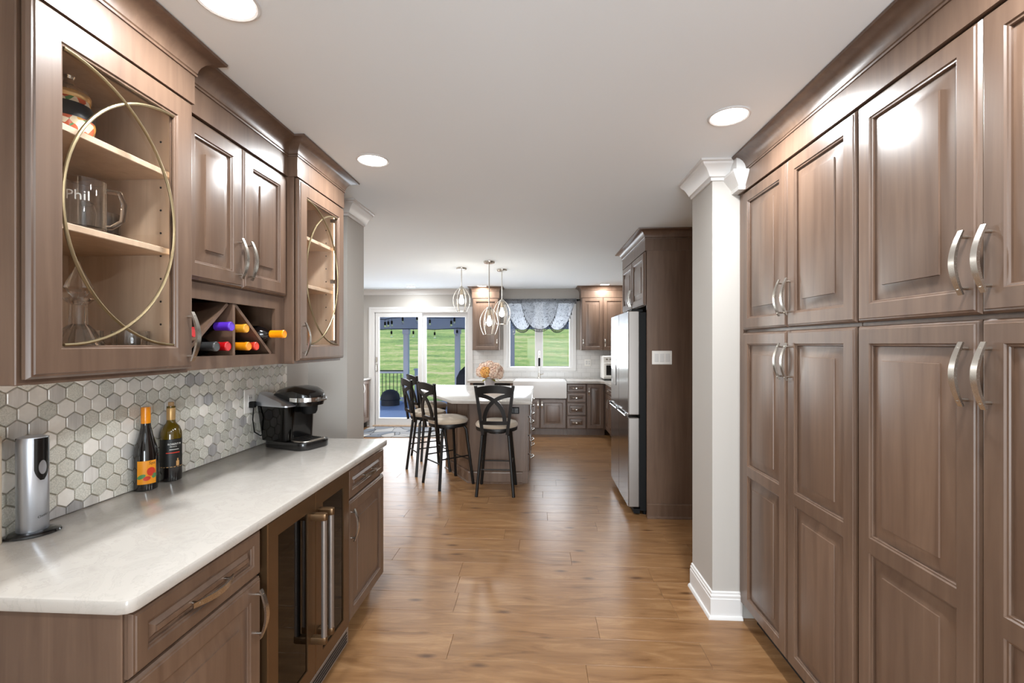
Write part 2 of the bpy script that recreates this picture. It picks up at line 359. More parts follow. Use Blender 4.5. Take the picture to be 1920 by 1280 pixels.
    def sweep(self, path, prof, closed=False):
        """profile [(outward, z)] along a plan polyline, outward = right of travel, mitred"""
        n = len(path); P = [Vector(p) for p in path]; loops = []
        for i in range(n):
            d1 = (P[i] - P[i - 1]).normalized() if (i > 0 or closed) else None
            d2 = (P[(i + 1) % n] - P[i]).normalized() if (i < n - 1 or closed) else None
            d1 = d1 or d2; d2 = d2 or d1
            n1 = Vector((d1.y, -d1.x)); n2 = Vector((d2.y, -d2.x)); m = n1 + n2; m = m / m.length_squared * 2
            loops.append([(P[i].x + m.x * o, P[i].y + m.y * o, z) for o, z in prof])
        return self.rings(loops, not closed, not closed)
    def xform(self, M):
        self.v = [tuple(M @ Vector(p)) for p in self.v]; return self
    def build(self, name, mat, parent=None, loc=None, rot=None, smooth=32):
        me = bpy.data.meshes.new(name); me.from_pydata([tuple(p) for p in self.v], [], self.f)
        bm = bmesh.new(); bm.from_mesh(me); bmesh.ops.recalc_face_normals(bm, faces=bm.faces); bm.to_mesh(me); bm.free()
        me.materials.append(MATS[mat])
        if smooth:
            me.polygons.foreach_set('use_smooth', [True] * len(me.polygons)); me.set_sharp_from_angle(angle=math.radians(smooth))
        return link(name, me, parent, loc, rot)
def link(name, me, parent=None, loc=None, rot=None):
    o = bpy.data.objects.new(name, me); COL.objects.link(o)
    if parent: o.parent = parent
    if loc is not None: o.location = loc
    if rot is not None: o.rotation_euler = rot
    return o
def tag(o, label, cat, group=None, kind=None):
    o['label'] = label; o['category'] = cat
    if group: o['group'] = group
    if kind: o['kind'] = kind
    return o
def struct(o, label):
    o['label'] = label; o['kind'] = 'structure'; return o
def thing(name, label, cat, loc=(0, 0, 0), rz=0, group=None):
    o = bpy.data.objects.new(name, None); COL.objects.link(o); o.location = loc; o.rotation_euler = (0, 0, rz); o.empty_display_size = .1
    return tag(o, label, cat, group)
def copy_tree(o, parent=None):
    kids = list(o.children); c = o.copy(); COL.objects.link(c); c.parent = parent
    for k in kids: copy_tree(k, c)
    return c
def box(name, mat, parent, x0, x1, y0, y1, z0, z1, r=.002):
    return MB().box(x0, x1, y0, y1, z0, z1, r).build(name, mat, parent)
def text_geo(s, size):
    cu = bpy.data.curves.new('t', 'FONT'); cu.body = s; cu.size = size; cu.resolution_u = 2
    o = bpy.data.objects.new('t', cu); COL.objects.link(o)
    bpy.context.view_layer.update()
    me = o.evaluated_get(bpy.context.evaluated_depsgraph_get()).to_mesh()
    vs = [v.co.copy() for v in me.vertices]; fs = [tuple(p.vertices) for p in me.polygons]
    bpy.data.objects.remove(o); bpy.data.curves.remove(cu)
    return vs, fs
def bend(vs, r, a0=0, z0=0):
    """flat (u, v) -> cylinder of radius r, front at -y turned by a0"""
    return [(r * math.sin(p[0] / r + a0), -r * math.cos(p[0] / r + a0), z0 + p[1]) for p in vs]
def rect_patch(u0, u1, v0, v1, n=10):
    vs = []; fs = []
    for i in range(n + 1):
        u = u0 + (u1 - u0) * i / n; vs += [(u, v0), (u, v1)]
        if i: fs.append((2 * i - 2, 2 * i, 2 * i + 1, 2 * i - 1))
    return vs, fs
def disc_patch(cu, cv, ru, rv, n=16, rot=0):
    c_, s_ = math.cos(rot), math.sin(rot)
    vs = [(cu, cv)] + [(cu + ru * math.cos(2 * PI * i / n) * c_ - rv * math.sin(2 * PI * i / n) * s_, cv + ru * math.cos(2 * PI * i / n) * s_ + rv * math.sin(2 * PI * i / n) * c_) for i in range(n)]
    return vs, [(0, 1 + i, 1 + (i + 1) % n) for i in range(n)]

# ------------------------------------------------------------------ room shell
CEIL = 2.44; XL = -1.585; XR = 1.72; YB = 8.05; XK = -3.65; YR = -3.0; YW = 3.07
fl = MB().box(XK - .1, XR + .1, YR - .1, YB + .14, -.12, -.012).build('floor', 'dark'); struct(fl, 'brown wood-look plank floor running through the corridor and kitchen')
PW, PL = .19, 1.22
rows = int((YB - .6) / PW) + 1
pmesh = {}
def plank_mesh(L):
    k = round(L, 3)
    if k not in pmesh:
        g = .0004
        o = MB().box(g, L - g, g, PW - g, -.013, 0, .0012).build('plank', 'oak_plank', smooth=0); pmesh[k] = o.data; bpy.data.objects.remove(o)
    return pmesh[k]
def lay(y, x0, x1):
    x = x0 - random.random() * PL
    while x < x1:
        a, b_ = max(x, x0), min(x + PL, x1)
        if b_ - a > .03: link('plank', plank_mesh(b_ - a), fl, (a, y, 0))
        x += PL
for i in range(rows):
    y = .6 + i * PW
    lay(y, XL - .02 if y + PW < YW else XK, XR)
pl0 = MB().box(XL - .02, XR, YR, .6, -.013, 0).build('plank', 'oak_plank', fl)

struct(MB().box(XK - .1, XR + .1, YR - .1, YB + .14, CEIL, CEIL + .15).build('ceiling', 'ceil_paint'), 'smooth white painted ceiling with recessed lights')
wl = struct(MB().box(XL - .12, XL, YR, YW, 0, CEIL).build('wall_left', 'wall_paint'), 'greige wall carrying the hexagon tile backsplash')
struct(MB().box(XK, -1.31, YW, YW + .3, 0, CEIL).build('wall_left_return', 'wall_paint'), 'short greige wall end beside the coffee counter')
struct(MB().box(.934, XR, 2.53, 2.85, 0, CEIL).build('wall_right_pillar', 'wall_paint'), 'greige wall end between pantry and refrigerator opening')
struct(MB().box(XR, XR + .1, YR, YB, 0, CEIL).build('wall_right', 'wall_paint'), 'greige side wall behind the pantry and refrigerator')
struct(MB().box(XK - .1, XK, YW, YB, 0, CEIL).build('wall_left_kitchen', 'wall_paint'), 'greige kitchen side wall behind the small counter')
m = MB()
m.box(XK, -2.99, YB, YB + .12, 0, CEIL).box(-2.99, -1.20, YB, YB + .12, 2.09, CEIL).box(-1.20, -.57, YB, YB + .12, 0, CEIL).box(-.57, .60, YB, YB + .12, 0, 1.03).box(-.57, .60, YB, YB + .12, 2.2, CEIL).box(.60, XR, YB, YB + .12, 0, CEIL)
wb = struct(m.build('wall_back', 'wall_paint', smooth=0), 'greige kitchen wall with sliding door and sink window')
m = MB()
m.box(XL, -.72, YR - .1, YR, 0, CEIL).box(1.62, XR, YR - .1, YR, 0, CEIL).box(-.72, 1.62, YR - .1, YR, 1.72, CEIL).box(-.72, 1.62, YR - .1, YR, 0, .18)
struct(m.build('wall_rear', 'wall_paint', smooth=0), 'greige wall with a wide window opening')
struct(MB().box(XL, -.42, -.95, -.80, 0, CEIL).build('wall_rear_blocker', 'wall_paint'), 'added unseen greige wall shading the left cabinet ends from the rear window')  # unseen wall, added to keep rear window light off the left end panels
WCR = [(0, -.092), (.010, -.092), (.012, -.078), (.022, -.074), (.030, -.060), (.048, -.036), (.070, -.022), (.074, -.012), (.086, -.010), (.086, 0), (0, 0)]
crown = lambda: [(o, CEIL + z) for o, z in WCR]
t = MB().sweep([(.934, 2.85), (.934, 2.53), (1.075, 2.53)][::1], crown())
struct(t.build('trim_1', 'trim_white'), 'white crown moulding wrapped round the wall end beside the pantry')
m = MB(); lp = lambda x0, x1, y0, y1, z: [(x0, y0, z), (x1, y0, z), (x1, y1, z), (x0, y1, z)]
m.rings([lp(1.015, 1.085, 2.42, 2.53, 2.44), lp(1.015, 1.085, 2.42, 2.53, 2.365), lp(.99, 1.085, 2.395, 2.53, 2.362), lp(.99, 1.085, 2.395, 2.53, 2.350), lp(1.0, 1.085, 2.405, 2.53, 2.335), lp(1.035, 1.085, 2.44, 2.53, 2.29), lp(1.03, 1.085, 2.435, 2.53, 2.285), lp(1.035, 1.085, 2.44, 2.53, 2.272)], True, True)
struct(m.build('trim_2', 'trim_white'), 'white moulded corner block where the crown meets the pantry')
BB = [(0, 0), (.028, 0), (.028, .006), (.022, .016), (.015, .018), (.015, .105), (.012, .108), (.013, .122), (.008, .128), (.008, .138), (0, .142)]
struct(MB().sweep([(.934, 2.85), (.934, 2.53), (1.085, 2.53)], BB).build('baseboard_pillar', 'trim_white'), 'white stepped baseboard with shoe on the wall end by the pantry')
struct(MB().sweep([(-1.585, YW), (-1.31, YW), (-1.31, YW + .3)], [(o, z) for o, z in crown()]).build('trim_3', 'trim_white'), 'white crown moulding on the wall end beyond the glass cabinet')
struct(MB().sweep([(XK, YW + .3), (XK, YB), (-1.22, YB)], crown()).build('trim_4', 'trim_white'), 'white crown moulding above the sliding door wall')
struct(MB().sweep([(-3.06, YB), (-3.03, YB)], BB).build('baseboard_back', 'trim_white'), 'short white baseboard beside the sliding door')

# hexagon backsplash: every tile its own piece on wall_left
def clip(poly, ax, lim, keep_less):
    out = []
    for i in range(len(poly)):
        a, b_ = poly[i - 1], poly[i]
        ia = (a[ax] <= lim) == keep_less; ib = (b_[ax] <= lim) == keep_less
        if ia != ib:
            t_ = (lim - a[ax]) / (b_[ax] - a[ax]); out.append((a[0] + (b_[0] - a[0]) * t_, a[1] + (b_[1] - a[1]) * t_))
        if ib: out.append(b_)
    return out
HX = .0576; HR = HX / math.sqrt(3); TY1, TZ0, TZ1 = 2.79, .902, 1.392
gr = MB().box(XL - .001, XL + .002, 1.0, TY1, .90, 1.40).build('grout', 'grout', wl)
def hexpoly(w): return [(w / math.sqrt(3) * math.sin(PI / 3 * k), w / math.sqrt(3) * math.cos(PI / 3 * k)) for k in range(6)]
def tile_mesh(poly, mat):
    n = len(poly); cx = sum(p[0] for p in poly) / n; cy = sum(p[1] for p in poly) / n
    sh = lambda k: [(cx + (p[0] - cx) * k, cy + (p[1] - cy) * k) for p in poly]
    # local: x along wall, z up, front -y
    o = MB().rings([[(p[0], 0, p[1]) for p in poly], [(p[0], -.0055, p[1]) for p in poly], [(p[0], -.007, p[1]) for p in sh(.94)]], False, True).build('tile', mat, smooth=20)
    me = o.data; bpy.data.objects.remove(o); return me
full = [tile_mesh(hexpoly(HX - .0042), 'tile%d' % k) for k in range(5)]
rs = random.Random(11)
r0 = 1.307
for r in range(-9, 3):
    z = r0 + r * HX * math.sqrt(3) / 2
    for c in range(-2, 30):
        y = 1.3007 + c * HX + (HX / 2 if r % 2 else 0)
        k = rs.choices(range(5), (36, 26, 20, 14, 4))[0]
        if y > TY1 + HX / 2 or z - HR > TZ1 or z + HR < TZ0 or y < 1.24: continue
        whole = y + HX / 2 < TY1 and z + HR < TZ1 and z - HR > TZ0
        if whole: me = full[k]
        else:
            p = hexpoly(HX - .0042)
            p = clip(p, 0, TY1 - y, True); p = clip(p, 1, TZ1 - z, True); p = clip(p, 1, TZ0 - z, False)
            if len(p) < 3 or max(q[1] for q in p) - min(q[1] for q in p) < .006 or max(q[0] for q in p) - min(q[0] for q in p) < .006: continue
            me = tile_mesh(p, 'tile%d' % k)
        link('tile', me, wl, (XL + .002, y, z), (0, 0, PI / 2))

# ------------------------------------------------------------------ cabinet kit (local: x width, front -y, z up)
def pull_mesh(L=.16):
    m = MB(); n = 14; pts = []; ws = []; ds = []
    for i in range(n + 1):
        s_ = -1 + 2 * i / n
        pts.append((0, -(.012 + .024 * math.cos(s_ * PI / 2 * .92)), s_ * L / 2)); ws.append(.017 - .004 * s_ * s_); ds.append(.0075 - .003 * s_ * s_)
    m.bar(pts, ws, ds, up=(0, -1, 0))
    for s_ in (-1, 1): m.tube([(0, 0, s_ * L * .4), (0, -.024, s_ * L * .4)], .0042, 8)
    o = m.build('handle', 'nickel', smooth=50); me = o.data; bpy.data.objects.remove(o); return me
PULL = pull_mesh(); PULL_S = pull_mesh(.12)
T = .022
def door(parent, x, z, w, h, splits=(), s=.058, pull=None, horiz=False, glass=None, name='door', mat='cab', short=False, y=0):
    """raised panel door or drawer front; pull=(px, pz) local"""
    zs = [s] + [v for sp in splits for v in (sp - s * .42, sp + s * .42)] + [h - s]
    xs = [.012, s, w - s, w - .012]; zc = [.012] + zs + [h - .012]
    m = MB(); R = lambda i, yy: [(i, yy, i), (w - i, yy, i), (w - i, yy, h - i), (i, yy, h - i)]
    m.rings([R(.001, 0), R(0, -.002), R(0, -T + .011), R(.004, -T + .007), R(.006, -T + .004), R(.010, -T + .003), R(.012, -T)], True, False)
    for a in range(3):
        for b_ in range(len(zc) - 1):
            if a == 1 and b_ % 2 == 1: continue
            m.add([(xs[a], -T, zc[b_]), (xs[a + 1], -T, zc[b_]), (xs[a + 1], -T, zc[b_ + 1]), (xs[a], -T, zc[b_ + 1])], [(0, 1, 2, 3)])
    ops = [(zs[i], zs[i + 1]) for i in range(0, len(zs), 2)]
    for z0, z1 in ops:
        Q = lambda i, yy: [(s + i, yy, z0 + i), (w - s - i, yy, z0 + i), (w - s - i, yy, z1 - i), (s + i, yy, z1 - i)]
        m.rings([Q(0, -T), Q(.003, -T + .004), Q(.007, -T + .005), Q(.009, -T + .008), Q(.009, -T + .014)])
    # weld the grid so that it shades as one
    o = m.build(name, mat, parent, (x, -.001 + y, z), smooth=25)
    bm = bmesh.new(); bm.from_mesh(o.data); bmesh.ops.remove_doubles(bm, verts=bm.verts, dist=1e-5)
    if glass:  # open through for a glazed door
        bmesh.ops.delete(bm, geom=[f for f in bm.faces if len(f.verts) == 4 and all(abs(v.co.y) < 1e-6 for v in f.verts)], context='FACES')
    bmesh.ops.recalc_face_normals(bm, faces=bm.faces)
    bm.to_mesh(o.data); bm.free(); o.data.set_sharp_from_angle(angle=math.radians(25))
    for z0, z1 in ops:
        W2, H2 = w - 2 * s, z1 - z0
        if glass:
            MB().box(s + .007, w - s - .007, -T + .012, -T + .015, z0 + .007, z1 - .007).build('pane', 'pane', o)
            mb = MB(); mb.box(s - .01, s + .009, -T + .017, 0, z0 - .01, z1 + .01).box(w - s - .009, w - s + .01, -T + .017, 0, z0 - .01, z1 + .01).box(s, w - s, -T + .017, 0, z0 - .01, z0 + .009).box(s, w - s, -T + .017, 0, z1 - .009, z1 + .01)
            mb.build('rebate', mat, o)
            for sg in (1, -1):
                pts = []
                for i in range(41):
                    a = PI * i / 40; u = (W2 - .02) * math.sin(a)
                    pts.append((s + .01 + u if sg == 1 else w - s - .01 - u, -T + .008 - (.003 if sg == 1 else 0), (z0 + z1) / 2 + (H2 / 2 - .01) * math.cos(a)))
                MB().tube(pts, .0042, 8, up=(0, 1, 0)).build('came', 'gold_came', o)
            continue
        bvl = min(.038, (min(W2, H2) - .03) * .28)
        P = lambda i, yy: [(s + i, yy, z0 + i), (w - s - i, yy, z0 + i), (w - s - i, yy, z1 - i), (s + i, yy, z1 - i)]
        MB().rings([P(.0085, -T + .018), P(.0085, -T + .0135), P(.016, -T + .0135), P(.016 + bvl, -T + .005), P(.017 + bvl, -T + .001), P(.0195 + bvl, -T + .0005)], True, True).build('panel', mat, o, smooth=20)
    if pull:
        link('handle', PULL_S if short else PULL, o, (pull[0], -T, pull[1]), (0, PI / 2, 0) if horiz else (0, 0, 0))
    return o
def drawer(parent, x, z, w, h, short=False, s=None, y=0):
    s = s or min(.042, h * .27)
    return door(parent, x, z, w, h, s=s, pull=(w / 2, h / 2), horiz=True, name='drawer', short=short, y=y)
CCR = [(0, 2.362), (.005, 2.362), (.006, 2.368), (.002, 2.371), (.006, 2.374), (.007, 2.382), (.012, 2.396), (.022, 2.411), (.038, 2.423), (.056, 2.429), (.066, 2.430), (.068, 2.438), (.0, 2.438)]
def top_trim(parent, path, z0=2.268, off=.004):
    """frieze board and crown along a plan path (outward = right of travel)"""
    MB().sweep(path, [(off, z0), (off, 2.364), (-.019, 2.364), (-.019, z0)]).build('frieze', 'cab', parent, smooth=20)
    MB().sweep(path, [(o + off, z) for o, z in CCR]).build('crown', 'cab', parent, smooth=40)

# -------- glass wall cabinets on the left wall
def glass_cabinet(label, y0, w, d, hinge_far, zb=1.376):
    t = thing('glass_wall_cabinet', label, 'cabinet', (-1.167, y0, 0), PI / 2)
    box('side_panel', 'cab', t, 0, .018, 0, d, zb, 2.42); box('side_panel', 'cab', t, w - .018, w, 0, d, zb, 2.42)
    MB().box(.018, w - .018, d - .012, d, zb, 2.40).build('back_panel', 'cab_in', t)
    MB().box(.018, w - .018, .004, d - .012, 2.255, 2.27).build('top_panel', 'cab_in', t)
    box('bottom_panel', 'cab_in', t, .018, w - .018, .004, d - .012, zb + .004, zb + .02)
    for sx in (0, 1):
        x0 = .0185 if sx == 0 else w - .0215
        MB().box(x0, x0 + .003, .02, d - .012, zb + .02, 2.255).build('lining', 'cab_in', t)
    m = MB(); fw = .036
    m.box(.002, fw, -.0012, .018, zb + .001, 2.28).box(w - fw, w - .002, -.0012, .018, zb + .001, 2.28).box(fw, w - fw, -.001, .018, zb, zb + .03).box(fw, w - fw, -.001, .018, 2.245, 2.28)
    m.build('face_frame', 'cab', t)
    for z in (2.012, 1.762): MB().box(.022, w - .022, .035, d - .02, z, z + .019, .002).build('shelf', 'cab_in', t)
    for sx in (.026, w - .032): MB().box(sx, sx + .006, .0195, .0245, zb + .04, 2.24).build('led_strip', 'led', t)
    peg = MB()
    for z in [1.46 + .075 * i for i in range(10)]: peg.tube([(w - .0225, .075, z), (w - .0215, .075, z)], .0035, 8).tube([(.0225, .075, z), (.0215, .075, z)], .0035, 8)
    peg.build('peg_holes', 'dark', t)['kind'] = 'stuff'
    dw = w - .012; dh = 2.263 - 1.390
    hx = dw - .028 if not hinge_far else .028
    o = door(t, .006, 1.390, dw, dh, s=.068, glass=True, pull=(hx, .105), y=-.005)
    hs = -1 if hinge_far else 1
    for z in (.09, dh / 2, dh - .09):
        xx = dw - .075 if hinge_far else .055
        MB().box(xx, xx + .02, .0, .03, z - .012, z + .012, .002).build('hinge', 'nickel', o)
    top_trim(t, [(0, d), (0, -.018), (w, -.018), (w, d)])
    return t
glass_cabinet('brown glass-door wall cabinet lit inside, holding a beer stein and glass mugs', .958, .504, .41, False)
glass_cabinet('brown glass-door wall cabinet beside the greige wall end, holding a glass decanter', 2.122, .516, .41, True)

# -------- middle wall cabinet with wine cubby
def wine_wall_cabinet():
    w, d = .656, .365
    t = thing('wine_rack_cabinet', 'brown two-door wall cabinet with an open wine rack beneath', 'cabinet', (-1.215, 1.464, 0), PI / 2)
    box('body', 'cab', t, 0, w, 0, d, 1.690, 2.42)
    z0, z1 = 1.378, 1.69
    box('side_panel', 'cab', t, 0, .018, 0, d, z0, z1); box('side_panel', 'cab', t, w - .018, w, 0, d, z0, z1)
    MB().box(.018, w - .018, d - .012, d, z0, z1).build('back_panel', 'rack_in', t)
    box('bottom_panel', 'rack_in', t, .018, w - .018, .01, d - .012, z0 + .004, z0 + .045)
    m = MB(); m.box(.0, .05, -.003, .012, z0, z1).box(w - .075, w, -.003, .012, z0, z1).box(.05, w - .075, -.003, .012, z0, 1.426).box(.05, w - .075, -.003, .012, 1.632, z1)
    m.build('face_frame', 'cab', t)
    cx = .30; zt = 1.63; zb = 1.426
    MB().box(cx - .007, cx + .007, .0, d - .02, zb, zt).build('rack_divider', 'cab', t)
    for xa, xb in ((cx - .022, .048), (cx + .022, w - .085)):
        MB().bar([(xa, d / 2 - .005, zt), (xb, d / 2 - .005, zb)], d - .03, .013, up=(0, 0, 1) if False else (1, 0, 0)).build('rack_divider', 'cab', t)
    dw = (w - .010) / 2
    door(t, .004, 1.696, dw - .002, 2.263 - 1.696, pull=(dw - .03, .115)); door(t, .006 + dw, 1.696, dw - .002, 2.263 - 1.696, pull=(.028, .115))
    top_trim(t, [(.004, -.02), (w - .004, -.02)])
    return t
wine_wall_cabinet()

# -------- base cabinets, wine cooler and worktop on the left
XF = -.952   # carcass front; doors stand .022 proud
def base_carcass(t, w, d, zt=.865, toe=.09):
    box('body', 'cab', t, 0, w, 0, d, toe, zt)
    MB().box(.0, w, .06, .075, 0, toe).build('toe_kick', 'dark', t)
t = thing('base_cabinet', 'brown base cabinet with one drawer and one door next to the wine cooler handles', 'cabinet', (XF, .995, 0), PI / 2)
t['label'] = 'brown drawer-and-door base cabinet under the wine opener end of the worktop'
base_carcass(t, .50, .62); drawer(t, .004, .700, .492, .152); door(t, .004, .095, .492, .597, pull=(.492 - .03, .597 - .11))
t = thing('base_cabinet', 'brown drawer-and-door base cabinet under the coffee maker end of the worktop', 'cabinet', (XF, 2.195, 0), PI / 2)
base_carcass(t, .52, .62); drawer(t, .004, .700, .512, .152); door(t, .004, .095, .512, .597, pull=(.03, .597 - .12))
pts = [(XL, .965), (-.935, .965), (-.918, .970), (-.909, .978), (-.905, .993), (-.905, 2.69), (-.909, 2.705), (-.918, 2.713), (-.935, 2.718), (XL, 2.718)]
tag(MB().prism(pts, .865, .90, .008).build('countertop', 'quartz'), 'long white quartz worktop under the hexagon backsplash', 'countertop')

def wine_cooler():
    w, h = .676, .765
    t = thing('wine_cooler', 'built-in two-door wine cooler with bronze frames and tall bar handles', 'wine cooler', (XF, 1.507, 0), PI / 2)
    d = .56; z0 = .10; z1 = z0 + h - .005
    m = MB(); m.box(0, .02, 0, d, z0, z1).box(w - .02, w, 0, d, z0, z1).box(0, w, d - .02, d, z0, z1).box(0, w, 0, d, z0, z0 + .03).box(0, w, 0, d, z1 - .03, z1).box(w / 2 - .015, w / 2 + .015, .03, d, z0, z1)
    m.build('body', 'black_matte', t)
    for z in (.24, .38, .52, .66):
        for x0, x1 in ((.03, w / 2 - .02), (w / 2 + .02, w - .03)): MB().box(x0, x1, .02, .035, z, z + .022, .002).build('shelf', 'bronze_steel', t)
    for side in (0, 1):
        x0 = .003 if side == 0 else w / 2 + .0015; dw = w / 2 - .0045; fr = .062; dh = h - .012
        D = MB(); R = lambda i, yy: [(i, yy, i), (dw - i, yy, i), (dw - i, yy, dh - i), (i, yy, dh - i)]
        D.rings([R(fr, 0), R(0, 0), R(0, -.028), R(.003, -.031), R(fr, -.031), R(fr, 0)])
        o = D.build('door', 'bronze_steel', t, (x0, -.001, z0 + .004), smooth=20)
        MB().box(fr, dw - fr, -.026, -.022, fr, dh - fr).build('pane', 'pane_dark', o)
        hx = dw - .03 if side == 0 else .03
        hz0, hz1 = .155, dh - .075
        MB().tube([(hx, -.082, hz0), (hx, -.082, hz1)], .0115, 14).build('handle_bar', 'steel_side', o)
        for hz in (hz0 + .012, hz1 - .012):
            MB().prism([(hx - .013, -.031), (hx + .013, -.031), (hx + .013, -.082), (hx + .009, -.092), (hx, -.096), (hx - .009, -.092), (hx - .013, -.082)], hz - .014, hz + .014, .002).build('handle_mount', 'bronze_steel', o)
    g = box('grille', 'steel_side', t, 0, w, -.027, .02, .02, .097)
    for z in (.034, .048, .062, .076): MB().box(.02, w - .02, -.0285, -.0265, z, z + .007).build('grille_slot', 'dark', g)
    for x in (.04, w - .04): MB().box(x - .01, x + .01, 0, .3, 0, .03).build('foot', 'black_matte', t)
wine_cooler()
def lying_bottle(label, x, y, z, foil, rz=PI / 2, glassm='bottle_dark', group=None, length=.30):
    """bottle lying with its neck towards local -y"""
    t = thing('wine_bottle', label, 'bottle', (x, y, z), rz, group)
    M = Matrix.Rotation(PI / 2, 4, 'X')
    s_ = length / .30
    MB().lathe([(.02, 0), (.037, .003), (.038, .02), (.038, .18 * s_), (.030, .205 * s_), (.016, .225 * s_), (.0145, .24 * s_)], 20).xform(M).build('glass', glassm, t, (0, 0, 0))
    MB().lathe([(.0168, .236 * s_), (.0172, .285 * s_), (.0182, .287 * s_), (.0182, .297 * s_), (.016, .30 * s_), (.0155, .2985 * s_), (.006, .2985 * s_)], 18).xform(M).build('foil', foil, t)
    return t
for i, (yy, zz, foil, lab) in enumerate([(1.60, .402, 'foil_orange', 'orange-capped bottle lying on a wine cooler shelf'), (1.66, .262, 'foil_gold', 'gold-capped bottle lying on a low wine cooler shelf'), (1.62, .122+.05, 'white_label', 'white-capped bottle lying in the bottom of the wine cooler')]):
    lying_bottle(lab, XF - .34, yy, zz + .038, foil)

# -------- pantry
def pantry(y1, label):
    w, d = .868, .60
    t = thing('pantry_cabinet', label, 'cabinet', (1.092, y1, 0), -PI / 2, 'tall pantry cabinets')
    box('body', 'cab', t, 0, w, 0, d, .095, 2.42)
    MB().box(0, w, .055, .07, 0, .095).build('toe_kick', 'dark', t)
    dw = w / 2 - .0045
    for k in (0, 1):
        x = .003 + k * (dw + .003)
        hx = dw - .028 if k == 0 else .028
        door(t, x, 1.543, dw, 2.263 - 1.543, pull=(hx, .13)); door(t, x, .10, dw, 1.430, splits=(.718,), pull=(hx, 1.43 - .135))
pantry(2.484, 'tall four-door brown pantry cabinet touching the white corner block')
pantry(1.614, 'tall four-door brown pantry cabinet away from the wall end')
t = thing('crown_moulding', 'continuous brown frieze and crown along the top of the pantry cabinets', 'moulding', (1.092, 2.53, 0), -PI / 2)
top_trim(t, [(0, -.02), (1.80, -.02)])
tag(MB().box(1.078, 1.69, 2.486, 2.5285, .095, 2.42, .001).build('filler_panel', 'cab'), 'narrow brown filler strip between pantry and wall end', 'panel')

# -------- refrigerator surround
t = thing('refrigerator_surround', 'brown tall side panel and two-door cabinet built round the refrigerator', 'cabinet', (.915, 4.985, 0), -PI / 2)
Wf = 4.985 - 3.945
box('side_panel', 'cab', t, Wf - .02, Wf, .0, .80, 0, 2.42); box('side_panel', 'cab', t, 0, .02, .0, .80, 0, 2.42)
box('body', 'cab', t, .02, Wf - .02, .002, .79, 1.80, 2.42)
dw = (Wf - .06) / 2
door(t, .03, 1.805, dw, 2.258 - 1.805, pull=(dw - .028, .105)); door(t, .033 + dw, 1.805, dw, 2.258 - 1.805, pull=(.028, .105))
top_trim(t, [(0, .8), (0, -.012), (Wf, -.012), (Wf, .8)], z0=2.262)
MB().sweep([(Wf, .0), (Wf, .8)], [(0, 0), (.026, 0), (.026, .008), (.014, .02), (.014, .114), (.006, .122), (0, .122)]).build('baseboard', 'cab', t, smooth=10)
sw = thing('light_switch', 'white triple rocker switch plate on the brown refrigerator panel', 'switch', (1.04, 3.945, 1.356))
box('plate', 'plastic_white', sw, -.083, .083, -.006, .002, -.058, .058, .003)
for k in (-1, 0, 1): box('rocker', 'trim_white', sw, k * .046 - .017, k * .046 + .017, -.010, -.005, -.034, .034, .002)

def fridge():
    t = thing('refrigerator', 'stainless four-door refrigerator with mirror finish and water dispenser', 'refrigerator', (.868, 4.915, 0), -PI / 2)
    w = .925
    box('body', 'black_matte', t, .003, w - .003, .0, .70, .04, 1.745)
    for x in (.05, w - .05): MB().lathe([(.02, 0), (.02, .045)], 12, (x, .05, 0)).build('foot', 'black_matte', t)
    MB().box(.01, w - .01, -.05, .0, .015, .055).build('kick_grille', 'black_matte', t)
    dw = w / 2 - .002
    for k in (0, 1):
        x = k * (w / 2 + .001)
        for z0, z1 in ((.07, .838), (.862, 1.755)):
            o = MB().box(0, dw, -.098, -.006, 0, z1 - z0, .006).build('door', 'steel_side', t, (x, 0, z0))
            MB().box(.0035, dw - .0035, -.1005, -.0975, .0035, z1 - z0 - .0035, .001).build('front_sheet', 'steel', o)
            if z0 > .5: # recessed grip rail along the lower edge of the upper door
                MB().box(.03, dw - .03, -.122, -.10, -.018, -.010, .002).build('grip_rail', 'chrome', o)
                for gx in (.03, dw - .042): MB().box(gx, gx + .012, -.122, -.09, -.018, .012, .002).build('grip_bracket', 'chrome', o)
            if z0 > .5 and k == 0:
                dsp = box('dispenser', 'black_plastic', o, .12, .31, -.104, -.098, .20, .52, .003)
                MB().box(.135, .295, -.106, -.1035, .205, .40).build('dispenser_recess', 'steel_side', dsp)
            MB().box(.0, dw, -.006, .002, .005, z1 - z0 - .005).build('gasket', 'black_matte', o)
    for x in (.06, w - .06): box('hinge_cover', 'black_matte', t, x - .05, x + .05, -.07, .03, 1.745, 1.772, .006)
fridge()

# ------------------------------------------------------------------ back wall of the kitchen
YC = 7.425   # carcass front of the sink run
def wall_cab(label, x0, x1, doors, hand):
    t = thing('wall_cabinet', label, 'cabinet', (x0, 7.742, 0))
    w = x1 - x0; box('body', 'cab', t, 0, w, 0, .308, 1.368, 2.42)
    n = len(doors); x = .004
    for dw, hx in doors:
        door(t, x, 1.372, dw - .004, 2.245 - 1.372, pull=(hx, .12), short=True, s=.055); x += dw
    return t, w
t, w = wall_cab('brown single-door wall cabinet between sliding door and sink window', -1.125, -.668, [(.449, .42)], 1)
top_trim(t, [(0, .308), (0, -.02), (w, -.02), (w, .308)], z0=2.248)
t, w = wall_cab('brown two-door wall cabinet beside the sink window above the toaster oven', .712, 1.70, [(.362, .025), (.362, .025), (.25, .22)], 1)
top_trim(t, [(0, .308), (0, -.02), (w, -.02)], z0=2.248)

